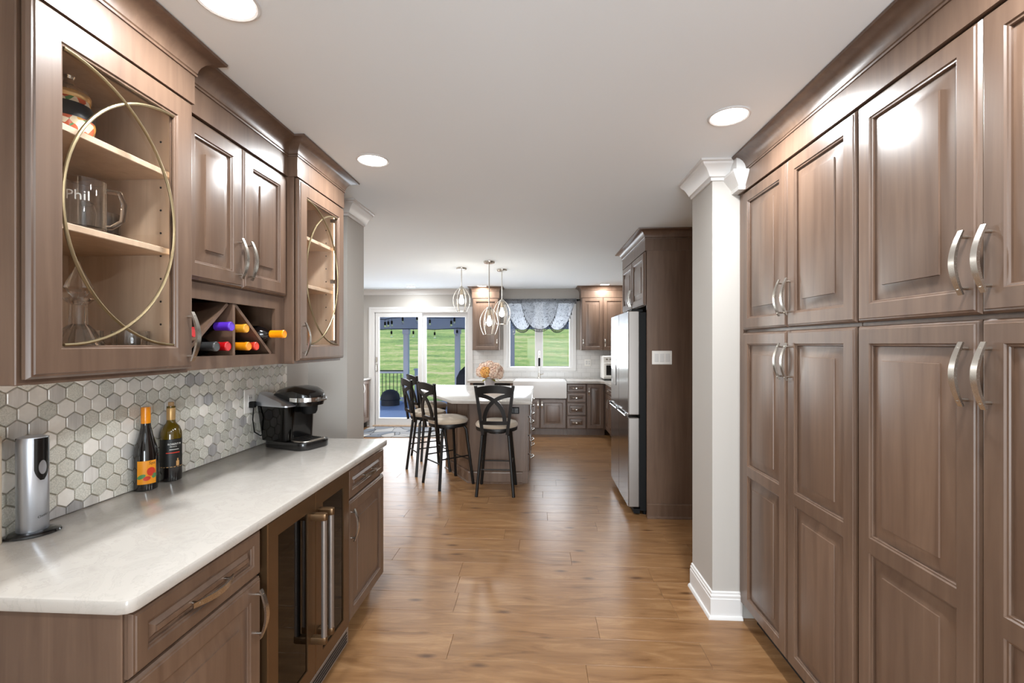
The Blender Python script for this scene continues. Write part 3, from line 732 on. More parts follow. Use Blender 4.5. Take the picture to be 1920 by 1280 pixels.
ZT = .842
def base(label, x0, x1):
    t = thing('base_cabinet', label, 'cabinet', (x0, YC, 0)); w = x1 - x0
    return t, w
t, w = base('brown sink base cabinet under the white apron sink', -.405, .447)
box('body', 'cab', t, 0, w, 0, .60, .10, .60); MB().box(0, w, .05, .065, 0, .10).build('toe_kick', 'cab', t)
door(t, .004, .112, w / 2 - .006, .474, pull=(w / 2 - .035, .38), short=True); door(t, w / 2 + .002, .112, w / 2 - .006, .474, pull=(.03, .38), short=True)
t, w = base('brown base cabinet of four stacked drawers beside the sink', .449, .765)
box('body', 'cab', t, 0, w, 0, .60, .10, ZT); MB().box(0, w, .05, .065, 0, .10).build('toe_kick', 'cab', t)
for z, hh in ((.112, .205), (.325, .20), (.535, .155), (.70, .132)): drawer(t, .004, z, w - .008, hh, short=True)
t, w = base('brown narrow single-door base cabinet in the kitchen corner', .767, 1.06)
box('body', 'cab', t, 0, w + .6, .002, .60, .10, ZT); MB().box(0, w, .05, .065, 0, .10).build('toe_kick', 'cab', t)
door(t, .006, .112, w - .02, .72, pull=(.03, .60), short=True)
# run along the side wall, hidden mostly by the refrigerator
t = thing('base_cabinet', 'brown base cabinet beyond the refrigerator below the side worktop', 'cabinet', (1.085, 7.42, 0), -PI / 2)
w = 2.40; box('body', 'cab', t, 0, w, 0, .60, .10, ZT); MB().box(0, w, .05, .065, 0, .10).build('toe_kick', 'cab', t)
for k in range(3):
    x = .03 + k * .79
    drawer(t, x, .70, .78, .132, short=True); door(t, x, .112, .388, .575, pull=(.36, .44)); door(t, x + .392, .112, .388, .575, pull=(.03, .44))
# dishwasher
t = thing('dishwasher', 'stainless dishwasher with black control strip beside the sink', 'dishwasher', (-1.115, YC, 0))
box('body', 'black_matte', t, 0, .70, .0, .58, .06, ZT); o = box('door', 'steel', t, .05, .652, -.028, -.002, .11, .785, .003)
box('control_strip', 'black_plastic', t, .05, .652, -.024, -.001, .79, .835, .002)
MB().tube([(.10, -.065, .75), (.60, -.065, .75)], .009, 10).build('handle', 'nickel', o)
for x in (.12, .58): MB().tube([(x, -.028, .75), (x, -.065, .75)], .007, 8).build('handle_post', 'nickel', o)
MB().box(0, .05, -.022, .0, .10, ZT).build('end_panel', 'cab', t); MB().box(.652, .70, -.022, .0, .10, ZT).build('end_panel', 'cab', t); MB().box(0, .70, .05, .065, 0, .06).build('toe_kick', 'dark', t)
# worktop: sink run and side run, round the sink
ct = MB().prism([(-1.16, 7.385), (-.415, 7.385), (-.415, 7.86), (.455, 7.86), (.455, 7.385), (.985, 7.385), (1.045, 7.325), (1.045, 5.02), (1.71, 5.02), (1.71, 8.045), (-1.16, 8.045)], ZT, .877, 0).build('countertop', 'quartz', smooth=0)
tag(ct, 'white quartz worktop round the sink below the window', 'countertop')
# farmhouse sink
t = thing('apron_sink', 'white farmhouse sink with deep plain apron front', 'sink', (-.41, 7.36, 0))
w = .856; m = MB(); L4 = lambda x0, x1, y0, y1, z: [(x0, y0, z), (x1, y0, z), (x1, y1, z), (x0, y1, z)]
m.rings([L4(.006, w - .006, .006, .494, .605), L4(0, w, 0, .5, .615), L4(0, w, 0, .5, .872), L4(.006, w - .006, .006, .494, .88), L4(.028, w - .028, .028, .472, .88), L4(.036, w - .036, .036, .464, .872), L4(.045, w - .045, .045, .455, .66)], True, True)
m.build('basin', 'sink_white', t); MB().lathe([(.04, .661), (.04, .664), (.03, .662)], 16, (w / 2, .25, 0)).build('drain', 'chrome', t)
# faucet
t = thing('kitchen_faucet', 'tall brushed steel gooseneck faucet behind the apron sink', 'faucet', (.01, 7.95, .877))
MB().lathe([(.03, 0), (.03, .012), (.02, .02), (.018, .09)], 16).build('base', 'nickel', t)
pts = [(0, 0, .08), (0, 0, .36)] + [(0, -.09 + .09 * math.cos(a * PI / 10), .36 + .11 * math.sin(a * PI / 10)) for a in range(1, 11)]
MB().tube(pts, .012, 10).build('neck', 'nickel', t)
MB().tube([(0, -.18, .36), (0, -.18, .22)], .017, 12).build('spray_head', 'black_matte', t)
MB().tube([(.015, 0, .06), (.075, 0, .085)], .007, 8).build('lever', 'nickel', t)
# toaster oven
t = thing('toaster_oven', 'white toaster oven with dark glass door in the worktop corner', 'toaster oven', (1.055, 7.60, .877))
box('body', 'plastic_white', t, 0, .46, 0, .36, .02, .40, .012); o = box('door', 'plastic_white', t, .015, .445, -.014, -.0, .05, .285, .004)
MB().box(.05, .41, -.017, -.0135, .085, .245).build('pane', 'black_plastic', o); MB().tube([(.05, -.035, .268), (.41, -.035, .268)], .007, 8).build('handle', 'nickel', o)
MB().box(.19, .33, -.003, .001, .315, .375).build('display', 'black_plastic', t)
for x in (.06, .12): MB().lathe([(.016, 0), (.014, .014)], 14).xform(Matrix.Rotation(PI / 2, 4, 'X')).build('knob', 'nickel', t, (x, 0, .345))
for x in (.04, .42):
    for y in (.03, .32): MB().lathe([(.016, 0), (.018, .022)], 10, (x, y, 0)).build('foot', 'black_matte', t)
MB().box(.01, .45, -.05, .0, .0, .014, .004).build('crumb_tray', 'black_matte', t)
# subway backsplash panels (pieces too small in the picture to pick apart)
MB().box(-1.155, -.62, YB - .008, YB, .877, 1.37).box(-.62, .652, YB - .008, YB, .877, 1.0).box(.652, 1.71, YB - .008, YB, .877, 1.37).build('backsplash', 'subway', wb)

# sliding door
t = bpy.data.objects.new('door_1', None); COL.objects.link(t); t.location = (0, YB, 0); struct(t, 'white sliding glass patio door with wide casing')
cz = MB().sweep([(-3.03, 0), (-3.03, 0.0001)], [(0, 0), (0, 0)]) if False else MB()
def casing(m, x0, x1, z0, z1, wd, y=-.02):
    L = lambda i, yy: [(x0 + i, yy, z0), (x0 + i, yy, z1 - i), (x1 - i, yy, z1 - i), (x1 - i, yy, z0)]
    m.rings([L(0, .0), L(0, y), L(.006, y - .004), L(wd * .35, y - .002), L(wd * .4, y + .002), L(wd - .01, y + .004), L(wd, y + .008), L(wd, .1)], closed=False)
casing(cz, -3.03, -1.155, 0, 2.13, .095); cz.build('casing', 'trim_white', t, smooth=20)
def sash(name, x0, x1, z0, z1, y, fw, parent=t, fb=None):
    m = MB(); fb = fb or fw
    R = lambda i, j, yy: [(x0 + i, yy, z0 + j), (x1 - i, yy, z0 + j), (x1 - i, yy, z1 - i), (x0 + i, yy, z1 - i)]
    m.rings([R(0, 0, y + .04), R(0, 0, y + .002), R(.002, .002, y), R(fw - .01, fb - .01, y), R(fw, fb, y + .012), R(fw, fb, y + .04), R(0, 0, y + .04)])
    o = m.build(name, 'trim_white', parent, smooth=20)
    MB().box(x0 + fw - .003, x1 - fw + .003, y + .018, y + .022, z0 + fb - .003, z1 - fw + .003).build('pane', 'pane_ext', o)
    return o
m = MB(); m.box(-2.94, -2.915, .0, .11, 0, 2.05).box(-1.25, -1.22, .0, .11, 0, 2.05).box(-2.94, -1.22, .0, .11, 2.025, 2.06).box(-2.94, -1.22, .0, .11, 0, .035)
m.build('frame', 'trim_white', t); box('threshold', 'cab_in', t, -2.95, -1.21, -.05, .02, 0, .03)
s1 = sash('sash', -2.925, -2.07, .035, 2.03, .0, .075, t, .12); s2 = sash('sash', -2.085, -1.235, .035, 2.03, .055, .075, t, .12)
hd = MB(); hd.box(-2.905, -2.875, -.012, .002, .98, 1.12, .004).tube([(-2.89, -.012, 1.0), (-2.89, -.045, 1.01), (-2.89, -.045, 1.09), (-2.89, -.012, 1.10)], .007, 8)
hd.build('handle', 'nickel', s1); box('lock_plate', 'nickel', s1, -2.907, -2.88, -.012, .002, 1.15, 1.24, .003)
# sink window
t = bpy.data.objects.new('window_1', None); COL.objects.link(t); t.location = (0, YB, 0); struct(t, 'white double casement window above the sink')
m = MB(); L = lambda i, yy: [(-.62 + i, yy, 1.0 + i), (.652 - i, yy, 1.0 + i), (.652 - i, yy, 2.25 - i), (-.62 + i, yy, 2.25 - i)]
m.rings([L(0, 0), L(0, -.018), L(.005, -.022), L(.03, -.018), L(.06, -.014), L(.065, .08)]); m.build('casing', 'trim_white', t, smooth=20)
for x0, x1 in ((-.57, .0), (.01, .60)):
    o = sash('sash', x0, x1, 1.05 - .04, 2.24, .03, .066, t)
    box('crank', 'trim_white', o, (x0 + x1) / 2 - .04, (x0 + x1) / 2 + .04, -.012, .03, 1.055, 1.068, .003)
m = MB(); m.box(-.005, .015, .02, .075, 1.02, 2.22); m.build('mullion', 'trim_white', t)
# valance
t = thing('window_valance', 'sheer grey swag valance with tassel fringe over the sink window', 'curtain', (.018, 7.985, 2.235))
MB().tube([(-.69, 0, 0), (.69, 0, 0)], .011, 10).build('rod', 'black_matte', t)
for x in (-.70, .70): MB().lathe([(.004, -.022), (.018, -.012), (.022, 0), (.018, .012), (.004, .022)], 12).xform(Matrix.Rotation(PI / 2, 4, 'Y')).build('finial', 'black_matte', t, (x, 0, 0))
for x in (-.66, .66): MB().box(x - .008, x + .008, -.0, .06, -.02, .012).build('bracket', 'black_matte', t)
def swag(xc, hw, dep, y, shift, narrow=1.0):
    nu, nv = 28, 14; loops = []
    for j in range(nv + 1):
        v = j / nv; row = []
        for i in range(nu + 1):
            u = -1 + 2 * i / nu
            prof = (1 - abs(u) ** 2.4) ** .72
            z = .012 - v * (dep * prof + .03 * (1 - prof))
            x = xc + u * hw * (1 - .10 * v) + shift * v * v * prof
            fold = .010 * math.sin(v * prof * 34) + .004 * math.sin(u * 17 + v * 5)
            row.append((x, y - .014 - .05 * prof * math.sin(v * PI * .8) + fold, z))
        loops.append(row)
    o = MB().rings(loops, closed=False).build('swag', 'sheer', t, smooth=180)
    fr = MB(); last = loops[-1]
    MB().tube(last, .0035, 6).build('trim_cord', 'black_matte', o)
    for i in range(2, nu - 1):
        for fr_ in (0.3,):
            p = Vector(last[i]).lerp(Vector(last[i + 1]), fr_)
            fr.lathe([(.002, 0), (.0065, -.010), (.004, -.016), (.0085, -.05)], 6, p)
    fr.build('tassel_fringe', 'black_matte', o)['kind'] = 'stuff'
swag(-.36, .27, .53, .022, .06); swag(.36, .27, .53, .022, -.06); swag(.0, .36, .52, -.012, 0)
MB().box(-.635, .635, -.012, .012, -.065, .022).build('heading', 'sheer', t)
# outlets and switches
def plate(label, x, z, wd=.075, hh=.118, group=None, y=YB, n=1, kind='outlet', rz=0, X=None):
    t = thing('wall_' + kind, label, kind, (x, y, z), rz, group)
    box('plate', 'plastic_white', t, -wd / 2, wd / 2, -.006, .001, -hh / 2, hh / 2, .003)
    for k in range(n):
        x0 = (k - (n - 1) / 2) * .046
        o = box('insert', 'trim_white', t, x0 - .0165, x0 + .0165, -.010, -.005, -.034, .034, .002)
        if kind == 'outlet':
            mm = MB()
            for zz in (-.019, .019): mm.box(x0 - .008, x0 - .006, -.0112, -.0095, zz - .005, zz + .005).box(x0 + .006, x0 + .008, -.0112, -.0095, zz - .005, zz + .005)
            mm.build('slots', 'dark', o)
    return t
plate('white outlet plate on the subway tile beside the sink window', .853, 1.15, .11, .118, y=YB - .008, n=2)
plate('white wide switch plate on the wall beside the sliding door', -3.32, 1.365, .165, .115, n=3, kind='switch')
plate('small white switch plate below the wide one beside the sliding door', -3.275, 1.19, .078, .118, kind='switch')
plate('white outlet plate on the hexagon backsplash behind the coffee maker', 2.41, 1.16, .092, .132, y=2.41, rz=PI / 2)
bpy.data.objects['wall_outlet.001'].location = (XL + .009, 2.41, 1.16)
t = thing('wall_hook', 'small dark wall hook on the greige wall beside the sliding door', 'hook', (-3.39, YB, 1.96))
MB().box(-.012, .012, -.01, .001, -.02, .03, .003).build('plate', 'black_matte', t); MB().tube([(0, -.01, 0), (0, -.04, -.015), (0, -.05, .005)], .006, 8).build('peg', 'nickel', t)

# small counter on the kitchen's left wall
t = thing('base_cabinet', 'dark reflective two-door base cabinet beside the sliding door', 'cabinet', (-3.025, 6.55, 0), PI / 2)
w = 1.46; box('body', 'cab', t, 0, w, 0, .60, .10, ZT); MB().box(0, w, .05, .065, 0, .10).build('toe_kick', 'dark', t)
for k in range(4): door(t, .01 + k * .36, .115, .352, .72, pull=(.32 if k % 2 == 0 else .03, .60))
tag(MB().prism([(-3.645, 6.53), (-2.985, 6.53), (-2.985, 8.03), (-3.645, 8.03)], ZT, .877, .006).build('countertop', 'quartz'), 'small white worktop beside the sliding door', 'countertop')
# rug
rg = MB().box(-.78, .78, -.44, .44, 0, .012, .005).build('area_rug', 'rug', None, (-2.19, 7.55, .0), (0, 0, .02)); tag(rg, 'grey and cream rug with leafy outline pattern by the sliding door', 'rug')

# ------------------------------------------------------------------ island
t = thing('kitchen_island', 'brown panelled island with angled side and drawers', 'island', (0, 0, 0))
bp = [(-.115, 4.85), (-.115, 6.16), (-1.09, 6.16), (-1.09, 5.415), (-.735, 4.85)]
MB().prism(bp, .0, .865).build('body', 'cab', t, smooth=0)
MB().sweep([(-1.09, 6.16), (-1.09, 5.415), (-.735, 4.85), (-.17, 4.85)], [(0, 0), (.018, 0), (.018, .105), (.012, .118), (0, .122)]).build('baseboard', 'cab', t, smooth=10)
MB().sweep([(-1.09, 6.16), (-1.09, 5.415), (-.735, 4.85), (-.17, 4.85)], [(0, 0), (.03, 0), (.03, .006), (.02, .016), (0, .018)]).build('shoe_moulding', 'cab', t)
for a, b_ in ((Vector((-1.08, 5.399)), Vector((-.92, 5.144))), (Vector((-.91, 5.129)), Vector((-.75, 4.874)))):
    dd = (b_ - a).normalized(); n_ = Vector((dd.y, -dd.x)); nn = Vector((-abs(n_.x), -abs(n_.y)))
    MB().prism([a, b_, b_ + nn * .008, a + nn * .008], .125, .86).build('panel', 'cab', t)
MB().box(-.725, -.13, 4.840, 4.85, .125, .862, .002).build('panel', 'cab', t)
for k in range(2):
    y0 = 4.90 + k * .62
    for j, (z, hh) in enumerate(((.70, .148), (.50, .19), (.30, .19), (.115, .178))):
        o = drawer(t, 0, z, .60, hh); o.location = (-.114, y0, z); o.rotation_euler = (0, 0, PI / 2)
o = box('outlet_box', 'black_matte', t, -.312, -.206, 4.832, 4.842, .735, .805, .003); MB().box(-.302, -.262, 4.830, 4.833, .745, .795).box(-.256, -.216, 4.830, 4.833, .745, .795).build('outlet_face', 'black_plastic', o)
tag(MB().prism([(-.066, 4.585), (-.066, 6.27), (-1.50, 6.395), (-1.50, 5.68), (-.885, 4.61)][::-1], .865, .90, .006).build('countertop', 'quartz'), 'white quartz island worktop with a clipped corner, flower vase on it', 'countertop')

# ------------------------------------------------------------------ bar stools
def stool():
    t = thing('bar_stool', 'x', 'stool', (0, 0, 0), 0)
    # seat facing +y, back at -y
    MB().lathe([(.19, .615), (.2, .618), (.203, .64), (.198, .652), (.1, .652)], 32, sx=1.03, sy=1.0).build('seat_frame', 'stool_metal', t)
    MB().lathe([(.196, .648), (.207, .658), (.210, .674), (.195, .696), (.14, .713), (.07, .721), (.005, .723)], 32, sx=1.02, sy=1.0).build('seat_cushion', 'upholstery', t)
    MB().lathe([(.09, .585), (.09, .617)], 20).build('swivel', 'stool_metal', t)
    for sx in (-1, 1):
        for sy in (-1, 1):
            MB().tube([(sx * .115, sy * .12, .618), (sx * .13, sy * .14, .58), (sx * .18, sy * .20, .0)], .0155, 10).build('leg', 'stool_metal', t)
    f = lambda z: ((.13 + .05 * (.58 - z) / .58), (.14 + .06 * (.58 - z) / .58))
    for z, sides in ((.255, 'fb'), (.30, 'lr')):
        a, b_ = f(z)
        for s_ in (-1, 1):
            if sides == 'fb': MB().tube([(-a - .01, s_ * b_, z), (a + .01, s_ * b_, z)], .007, 8).build('footrest', 'stool_metal', t)
            else: MB().tube([(s_ * a, -b_, z), (s_ * a, b_, z)], .007, 8).build('footrest', 'stool_metal', t)
    # back: two splayed posts, arched top rail, lower rail, crossed slats; leans slightly back
    yb = lambda z: -.205 - .055 * (z - .64) / .44
    xb = lambda z: .118 + .062 * (z - .60) / .48
    for s_ in (-1, 1):
        MB().bar([(s_ * xb(z), yb(z), z) for z in (.60, .72, .84, .96, 1.075)], .03, .022, up=(0, 1, 0)).build('back_post', 'stool_metal', t)
    def slab(top, bot, th=.018):
        m = MB(); n = len(top); lp = []
        for (x, z), (x2, z2) in zip(top, bot):
            cv = lambda xx: -.03 * (1 - (xx / .19) ** 2)
            lp.append([(x, yb(z) - th / 2 + cv(x), z), (x, yb(z) + th / 2 + cv(x), z), (x2, yb(z2) + th / 2 + cv(x2), z2), (x2, yb(z2) - th / 2 + cv(x2), z2)])
        return m.rings(lp, True, True)
    N = 14; us = [-1 + 2 * i / N for i in range(N + 1)]
    slab([(u * xb(1.055), 1.055 + .028 * (1 - u * u)) for u in us], [(u * xb(.985), .985 + .022 * (1 - u * u)) for u in us]).build('top_rail', 'stool_metal', t)
    slab([(u * xb(.735), .735) for u in us], [(u * xb(.70), .70) for u in us]).build('lower_rail', 'stool_metal', t)
    def arc(s_):
        top = []; bot = []
        for i in range(N + 1):
            v = i / N
            # from upper post on side -s_ curving to lower rail on side s_
            x = -s_ * .158 + s_ * .255 * (1 - (1 - v) ** 1.9) ; z = .985 - .25 * v ** 1.7
            dx = s_ * .255 * 1.9 * (1 - v) ** .9 ; dz = -.25 * 1.7 * max(v, .02) ** .7
            L = math.hypot(dx, dz); nx, nz = -dz / L, dx / L
            top.append((x + nx * .019, z + nz * .019)); bot.append((x - nx * .019, z - nz * .019))
        return slab(top, bot, .014)
    for s_ in (-1, 1): arc(s_).build('cross_slat', 'stool_metal', t)
    return t
st = stool()
SPOTS = [(-.42, 4.595, 0, 'black metal bar stool with cross back facing the straight end of the island'),
         (-.958, 4.808, -49, 'black metal cross-back stool at the near end of the angled island side'),
         (-1.285, 5.275, -57, 'black metal cross-back stool in the middle of the angled island side'),
         (-1.408, 5.935, -55, 'black metal cross-back stool at the end of the island by the sliding door')]
SPOTS[1] = SPOTS[1][:3] + ('black metal cross-back stool at the angled island side next to the straight-end stool',)
for i, (x, y, a, lab) in enumerate(SPOTS):
    o = st if i == 0 else copy_tree(st)
    o.location = (x, y, 0); o.rotation_euler = (0, 0, math.radians(a)); o['label'] = lab; o['group'] = 'bar stools round the island'

# ------------------------------------------------------------------ pendants and recessed lights
def pendant(x, y, zt, zb, label):
    t = thing('pendant_light', label, 'lamp', (x, y, CEIL), 0, 'island pendants')
    MB().lathe([(.066, 0), (.066, -.012), (.06, -.022), (.012, -.026)], 24).build('canopy', 'nickel', t)
    MB().tube([(0, 0, -.02), (0, 0, zt - CEIL + .02)], .006, 8).build('rod', 'nickel', t)
    h = zt - zb; z0 = zt - CEIL
    MB().lathe([(.012, z0 + .03), (.032, z0 + .012), (.034, z0 - .005), (.02, z0 - .008)], 16).build('cap', 'nickel', t)
    MB().lathe([(.017, z0 - .005), (.019, z0 - .08), (.014, z0 - .085)], 14).build('socket', 'candle_cream', t)
    for k in range(6):
        a = 2 * PI * k / 6 + .2; pts = []
        for i in range(17):
            v = i / 16; r = .03 + .078 * math.sin(PI * min(1, v ** .85 * .80 + .04)) ** 1.0
            pts.append((r * math.cos(a), r * math.sin(a), z0 - v * h))
        MB().tube(pts, .0042, 6, up=(-math.sin(a), math.cos(a), 0)).build('cage_rib', 'nickel', t)
    rb = .03 + .078 * math.sin(PI * .84)
    MB().tube([(rb * math.cos(2 * PI * i / 24), rb * math.sin(2 * PI * i / 24), z0 - h) for i in range(25)], .004, 6).build('cage_ring', 'nickel', t)
    MB().lathe([(.012, z0 - .075), (.015, z0 - .10), (.029, z0 - .145), (.031, z0 - .165), (.024, z0 - .188), (.006, z0 - .199)], 20).build('bulb', 'bulb', t)
pendant(-.98, 5.79, 2.176, 1.891, 'nickel cage pendant hung highest, toward the sliding door')
pendant(-.58, 5.36, 1.883, 1.583, 'nickel cage pendant hung lowest above the island')
pendant(-.477, 5.94, 2.024, 1.733, 'nickel cage pendant hung at middle height before the sink window')
def can(x, y, label, p=17, col=(.94, .98, 1)):
    t = thing('recessed_light', label, 'lamp', (x, y, CEIL), 0, 'recessed ceiling lights')
    MB().lathe([(.082, .001), (.084, -.004), (.078, -.007), (.072, -.004)], 28, cap0=False, cap1=False).build('trim_ring', 'trim_white', t)
    MB().lathe([(.074, -.003), (.04, -.0045), (.002, -.005)], 28, cap0=False).build('lens', 'lamp_disc', t)
    add_light('can_light', 'AREA', (x, y, CEIL - .012), (0, 0, 0), p, col, shape='DISK', size=.13)
for x, y, lab in [(-.873, 2.371, 'round recessed light above the coffee maker end of the worktop'), (.808, 2.0, 'round recessed light before the white corner block by the pantry'),
                  (-.878, 1.244, 'round recessed light beside the stein cabinet crown'), (.808, .87, 'round recessed light before the pantry doors'),
                  (-2.143, 7.6, 'round recessed light in front of the sliding door'), (-.942, 7.6, 'round recessed light above the single-door wall cabinet'), (1.072, 7.52, 'round recessed light above the toaster oven corner')]:
    can(x, y, lab, (10 if x < -2 else 15) if y > 5 else (18.5 if x > 0 else 16))
for x, y, lab in ((-.87, -.6, 'added unseen recessed light in the corridor ceiling before the rear window'), (.81, -.6, 'added unseen recessed light in the corridor ceiling by the pantry rear end'), (-2.6, 4.4, 'added unseen recessed light behind the wall end, brightening the kitchen'), (-2.95, 5.9, 'added unseen recessed light above the side counter, brightening the kitchen')): can(x, y, lab, 40 if y > 0 else 17)  # cans out of view, added for extra light in corridor and kitchen

# ------------------------------------------------------------------ things on the left worktop
ZC = .90
# wine opener
t = thing('wine_opener', 'silver and black upright electric wine opener on an oval black base', 'wine opener', (-1.515, 1.29, ZC), math.radians(52))
MB().lathe([(.06, 0), (.064, .003), (.062, .008), (.05, .014), (.02, .016)], 36, sx=1.0, sy=.72).build('base', 'black_plastic', t)
MB().lathe([(.031, .012), (.033, .016), (.0335, .28), (.031, .292), (.02, .296)], 32, sx=1.08, sy=.95).build('body', 'opener_silver', t)
bk = []
n = 20
for z in (.012, .29): bk.append([(.0368 * math.sin(a), .0325 * math.cos(a) * 1.03, z) for a in [(-75 + 150 * i / n) * PI / 180 for i in range(n + 1)]])
MB().rings(bk, closed=False).build('back_cover', 'black_plastic', t)
A0 = .55
vs = []; fs = []
def on_body(u, v, e=.0006): a = u / .034 + A0; return (.0362 * math.sin(a) * (1 + e / .034), -.0319 * math.cos(a) * (1 + e / .034), v)
g = 12; outl = []
for j in range(g + 1):
    v = .165 + (.29 - .165) * j / g; hw = .0175 * min(1, math.sqrt(max(.02, (v - .163) / .03)))
    for i in range(9): vs.append(on_body(-hw + 2 * hw * i / 8, v))
    if j: fs += [((j - 1) * 9 + i, (j - 1) * 9 + i + 1, j * 9 + i + 1, j * 9 + i) for i in range(8)]
o = MB().add(vs, fs).build('control_panel', 'black_plastic', t)
dv, df = disc_patch(0, .203, .009, .021, 20); MB().add([on_body(u, v, .0022) for u, v in dv], df).build('button', 'opener_silver', o)
tv, tf = text_geo('Oster', .0105); MB().add([on_body(p.x - .011, p.y + .052 + .25 * p.x, .0012) for p in tv], tf).build('lettering', 'black_print', t)
tag(MB().lathe([(.029, 0), (.030, .004), (.030, .300), (.028, .306), (.024, .306), (.02, .296), (.0, .294)], 24).build('candle', 'candle_cream', None, (-1.553, 1.203, ZC)), 'tall cream pillar candle behind the wine opener', 'candle')

def standing_bottle(label, x, y, prof, glassm):
    t = thing('wine_bottle', label, 'bottle', (x, y, ZC))
    MB().lathe(prof, 32).build('glass', glassm, t); return t
def toward(x, y, extra=0): return math.atan2(x, -y) if False else math.atan2(-x, y) * 0 + extra
# burgundy bottle with orange label; label faces the corridor and camera
b1 = standing_bottle('dark wine bottle with orange cap and orange fruit label', -1.543, 1.718, [(.034, 0), (.0385, .004), (.0395, .02), (.0395, .135), (.036, .165), (.024, .21), (.0165, .245), (.0145, .275)], 'bottle_dark')
MB().lathe([(.0152, .255), (.0158, .262), (.0158, .318), (.0150, .323), (.004, .324)], 24).build('cap', 'foil_orange', b1)
R = .0398; F0 = math.radians(44)
pv, pf = rect_patch(-.030, .034, .028, .118); lb = MB().add(bend(pv, R, F0), pf).build('label', 'orange_label', b1)
for cu, cv, ru, rv, mt, ro in ((.016, .075, .0145, .017, 'red_print', .2), (.002, .050, .012, .0085, 'red_print', .2), (-.016, .058, .015, .0075, 'green_print', .45), (.026, .058, .008, .010, 'green_print', -.4)):
    dv, df = disc_patch(cu, cv, ru, rv, 18, ro); MB().add(bend(dv, R + .0013, F0), df).build('print', mt, lb)
tv, tf = text_geo('Spa', .016); MB().add(bend([(p.x + .008, p.y + .103) for p in tv], R + .0003, F0), tf).build('lettering', 'black_print', lb)
b2 = standing_bottle('olive wine bottle with cork and black label', -1.543, 1.842, [(.033, 0), (.0375, .004), (.0385, .02), (.0385, .185), (.037, .205), (.030, .225), (.018, .240), (.0152, .252), (.0145, .30), (.0155, .302), (.0155, .31), (.012, .311)], 'bottle_olive')
MB().lathe([(.0334, -.0), (.0379, .004), (.0387, .02), (.0387, .176)], 32, cap1=False).build('wine', 'bottle_dark', b2)
MB().lathe([(.0150, .252), (.0158, .255), (.0158, .302), (.0150, .304)], 24, cap0=False, cap1=False).build('neck_sleeve', 'foil_gold', b2)
MB().lathe([(.0105, .30), (.0105, .325), (.0095, .327)], 16).build('cork', 'cork', b2)
R = .0391; F0 = math.radians(40)
pv, pf = rect_patch(-.05, .05, .06, .175, 14); lb = MB().add(bend(pv, R, F0), pf).build('label', 'black_print', b2)
for s_, sz, u, v, mt in (('ROBERT M', .0105, -.012, .152, 'white_label'), ('PRIVATE', .0065, -.004, .143, 'white_label')):
    tv, tf = text_geo(s_, sz); MB().add(bend([(p.x + u, p.y + v) for p in tv], R + .0003, F0), tf).build('lettering', mt, lb)
for u0, u1, v0, v1, mt in [(-.006, .028, .132, .134, 'white_label'), (-.018, .032, .118, .1215, 'red_print')]:
    pv, pf = rect_patch(u0, u1, v0, v1, 8); MB().add(bend(pv, R + .0003, F0), pf).build('print', mt, lb)
for u0, u1, v0, v1 in ((-.05, .05, .060, .0625), (.018, .030, .0645, .085), (.0215, .0265, .085, .095)):
    pv, pf = rect_patch(u0, u1, v0, v1, 8); MB().add(bend(pv, R + .0003, F0), pf).build('print', 'tan_print', lb)

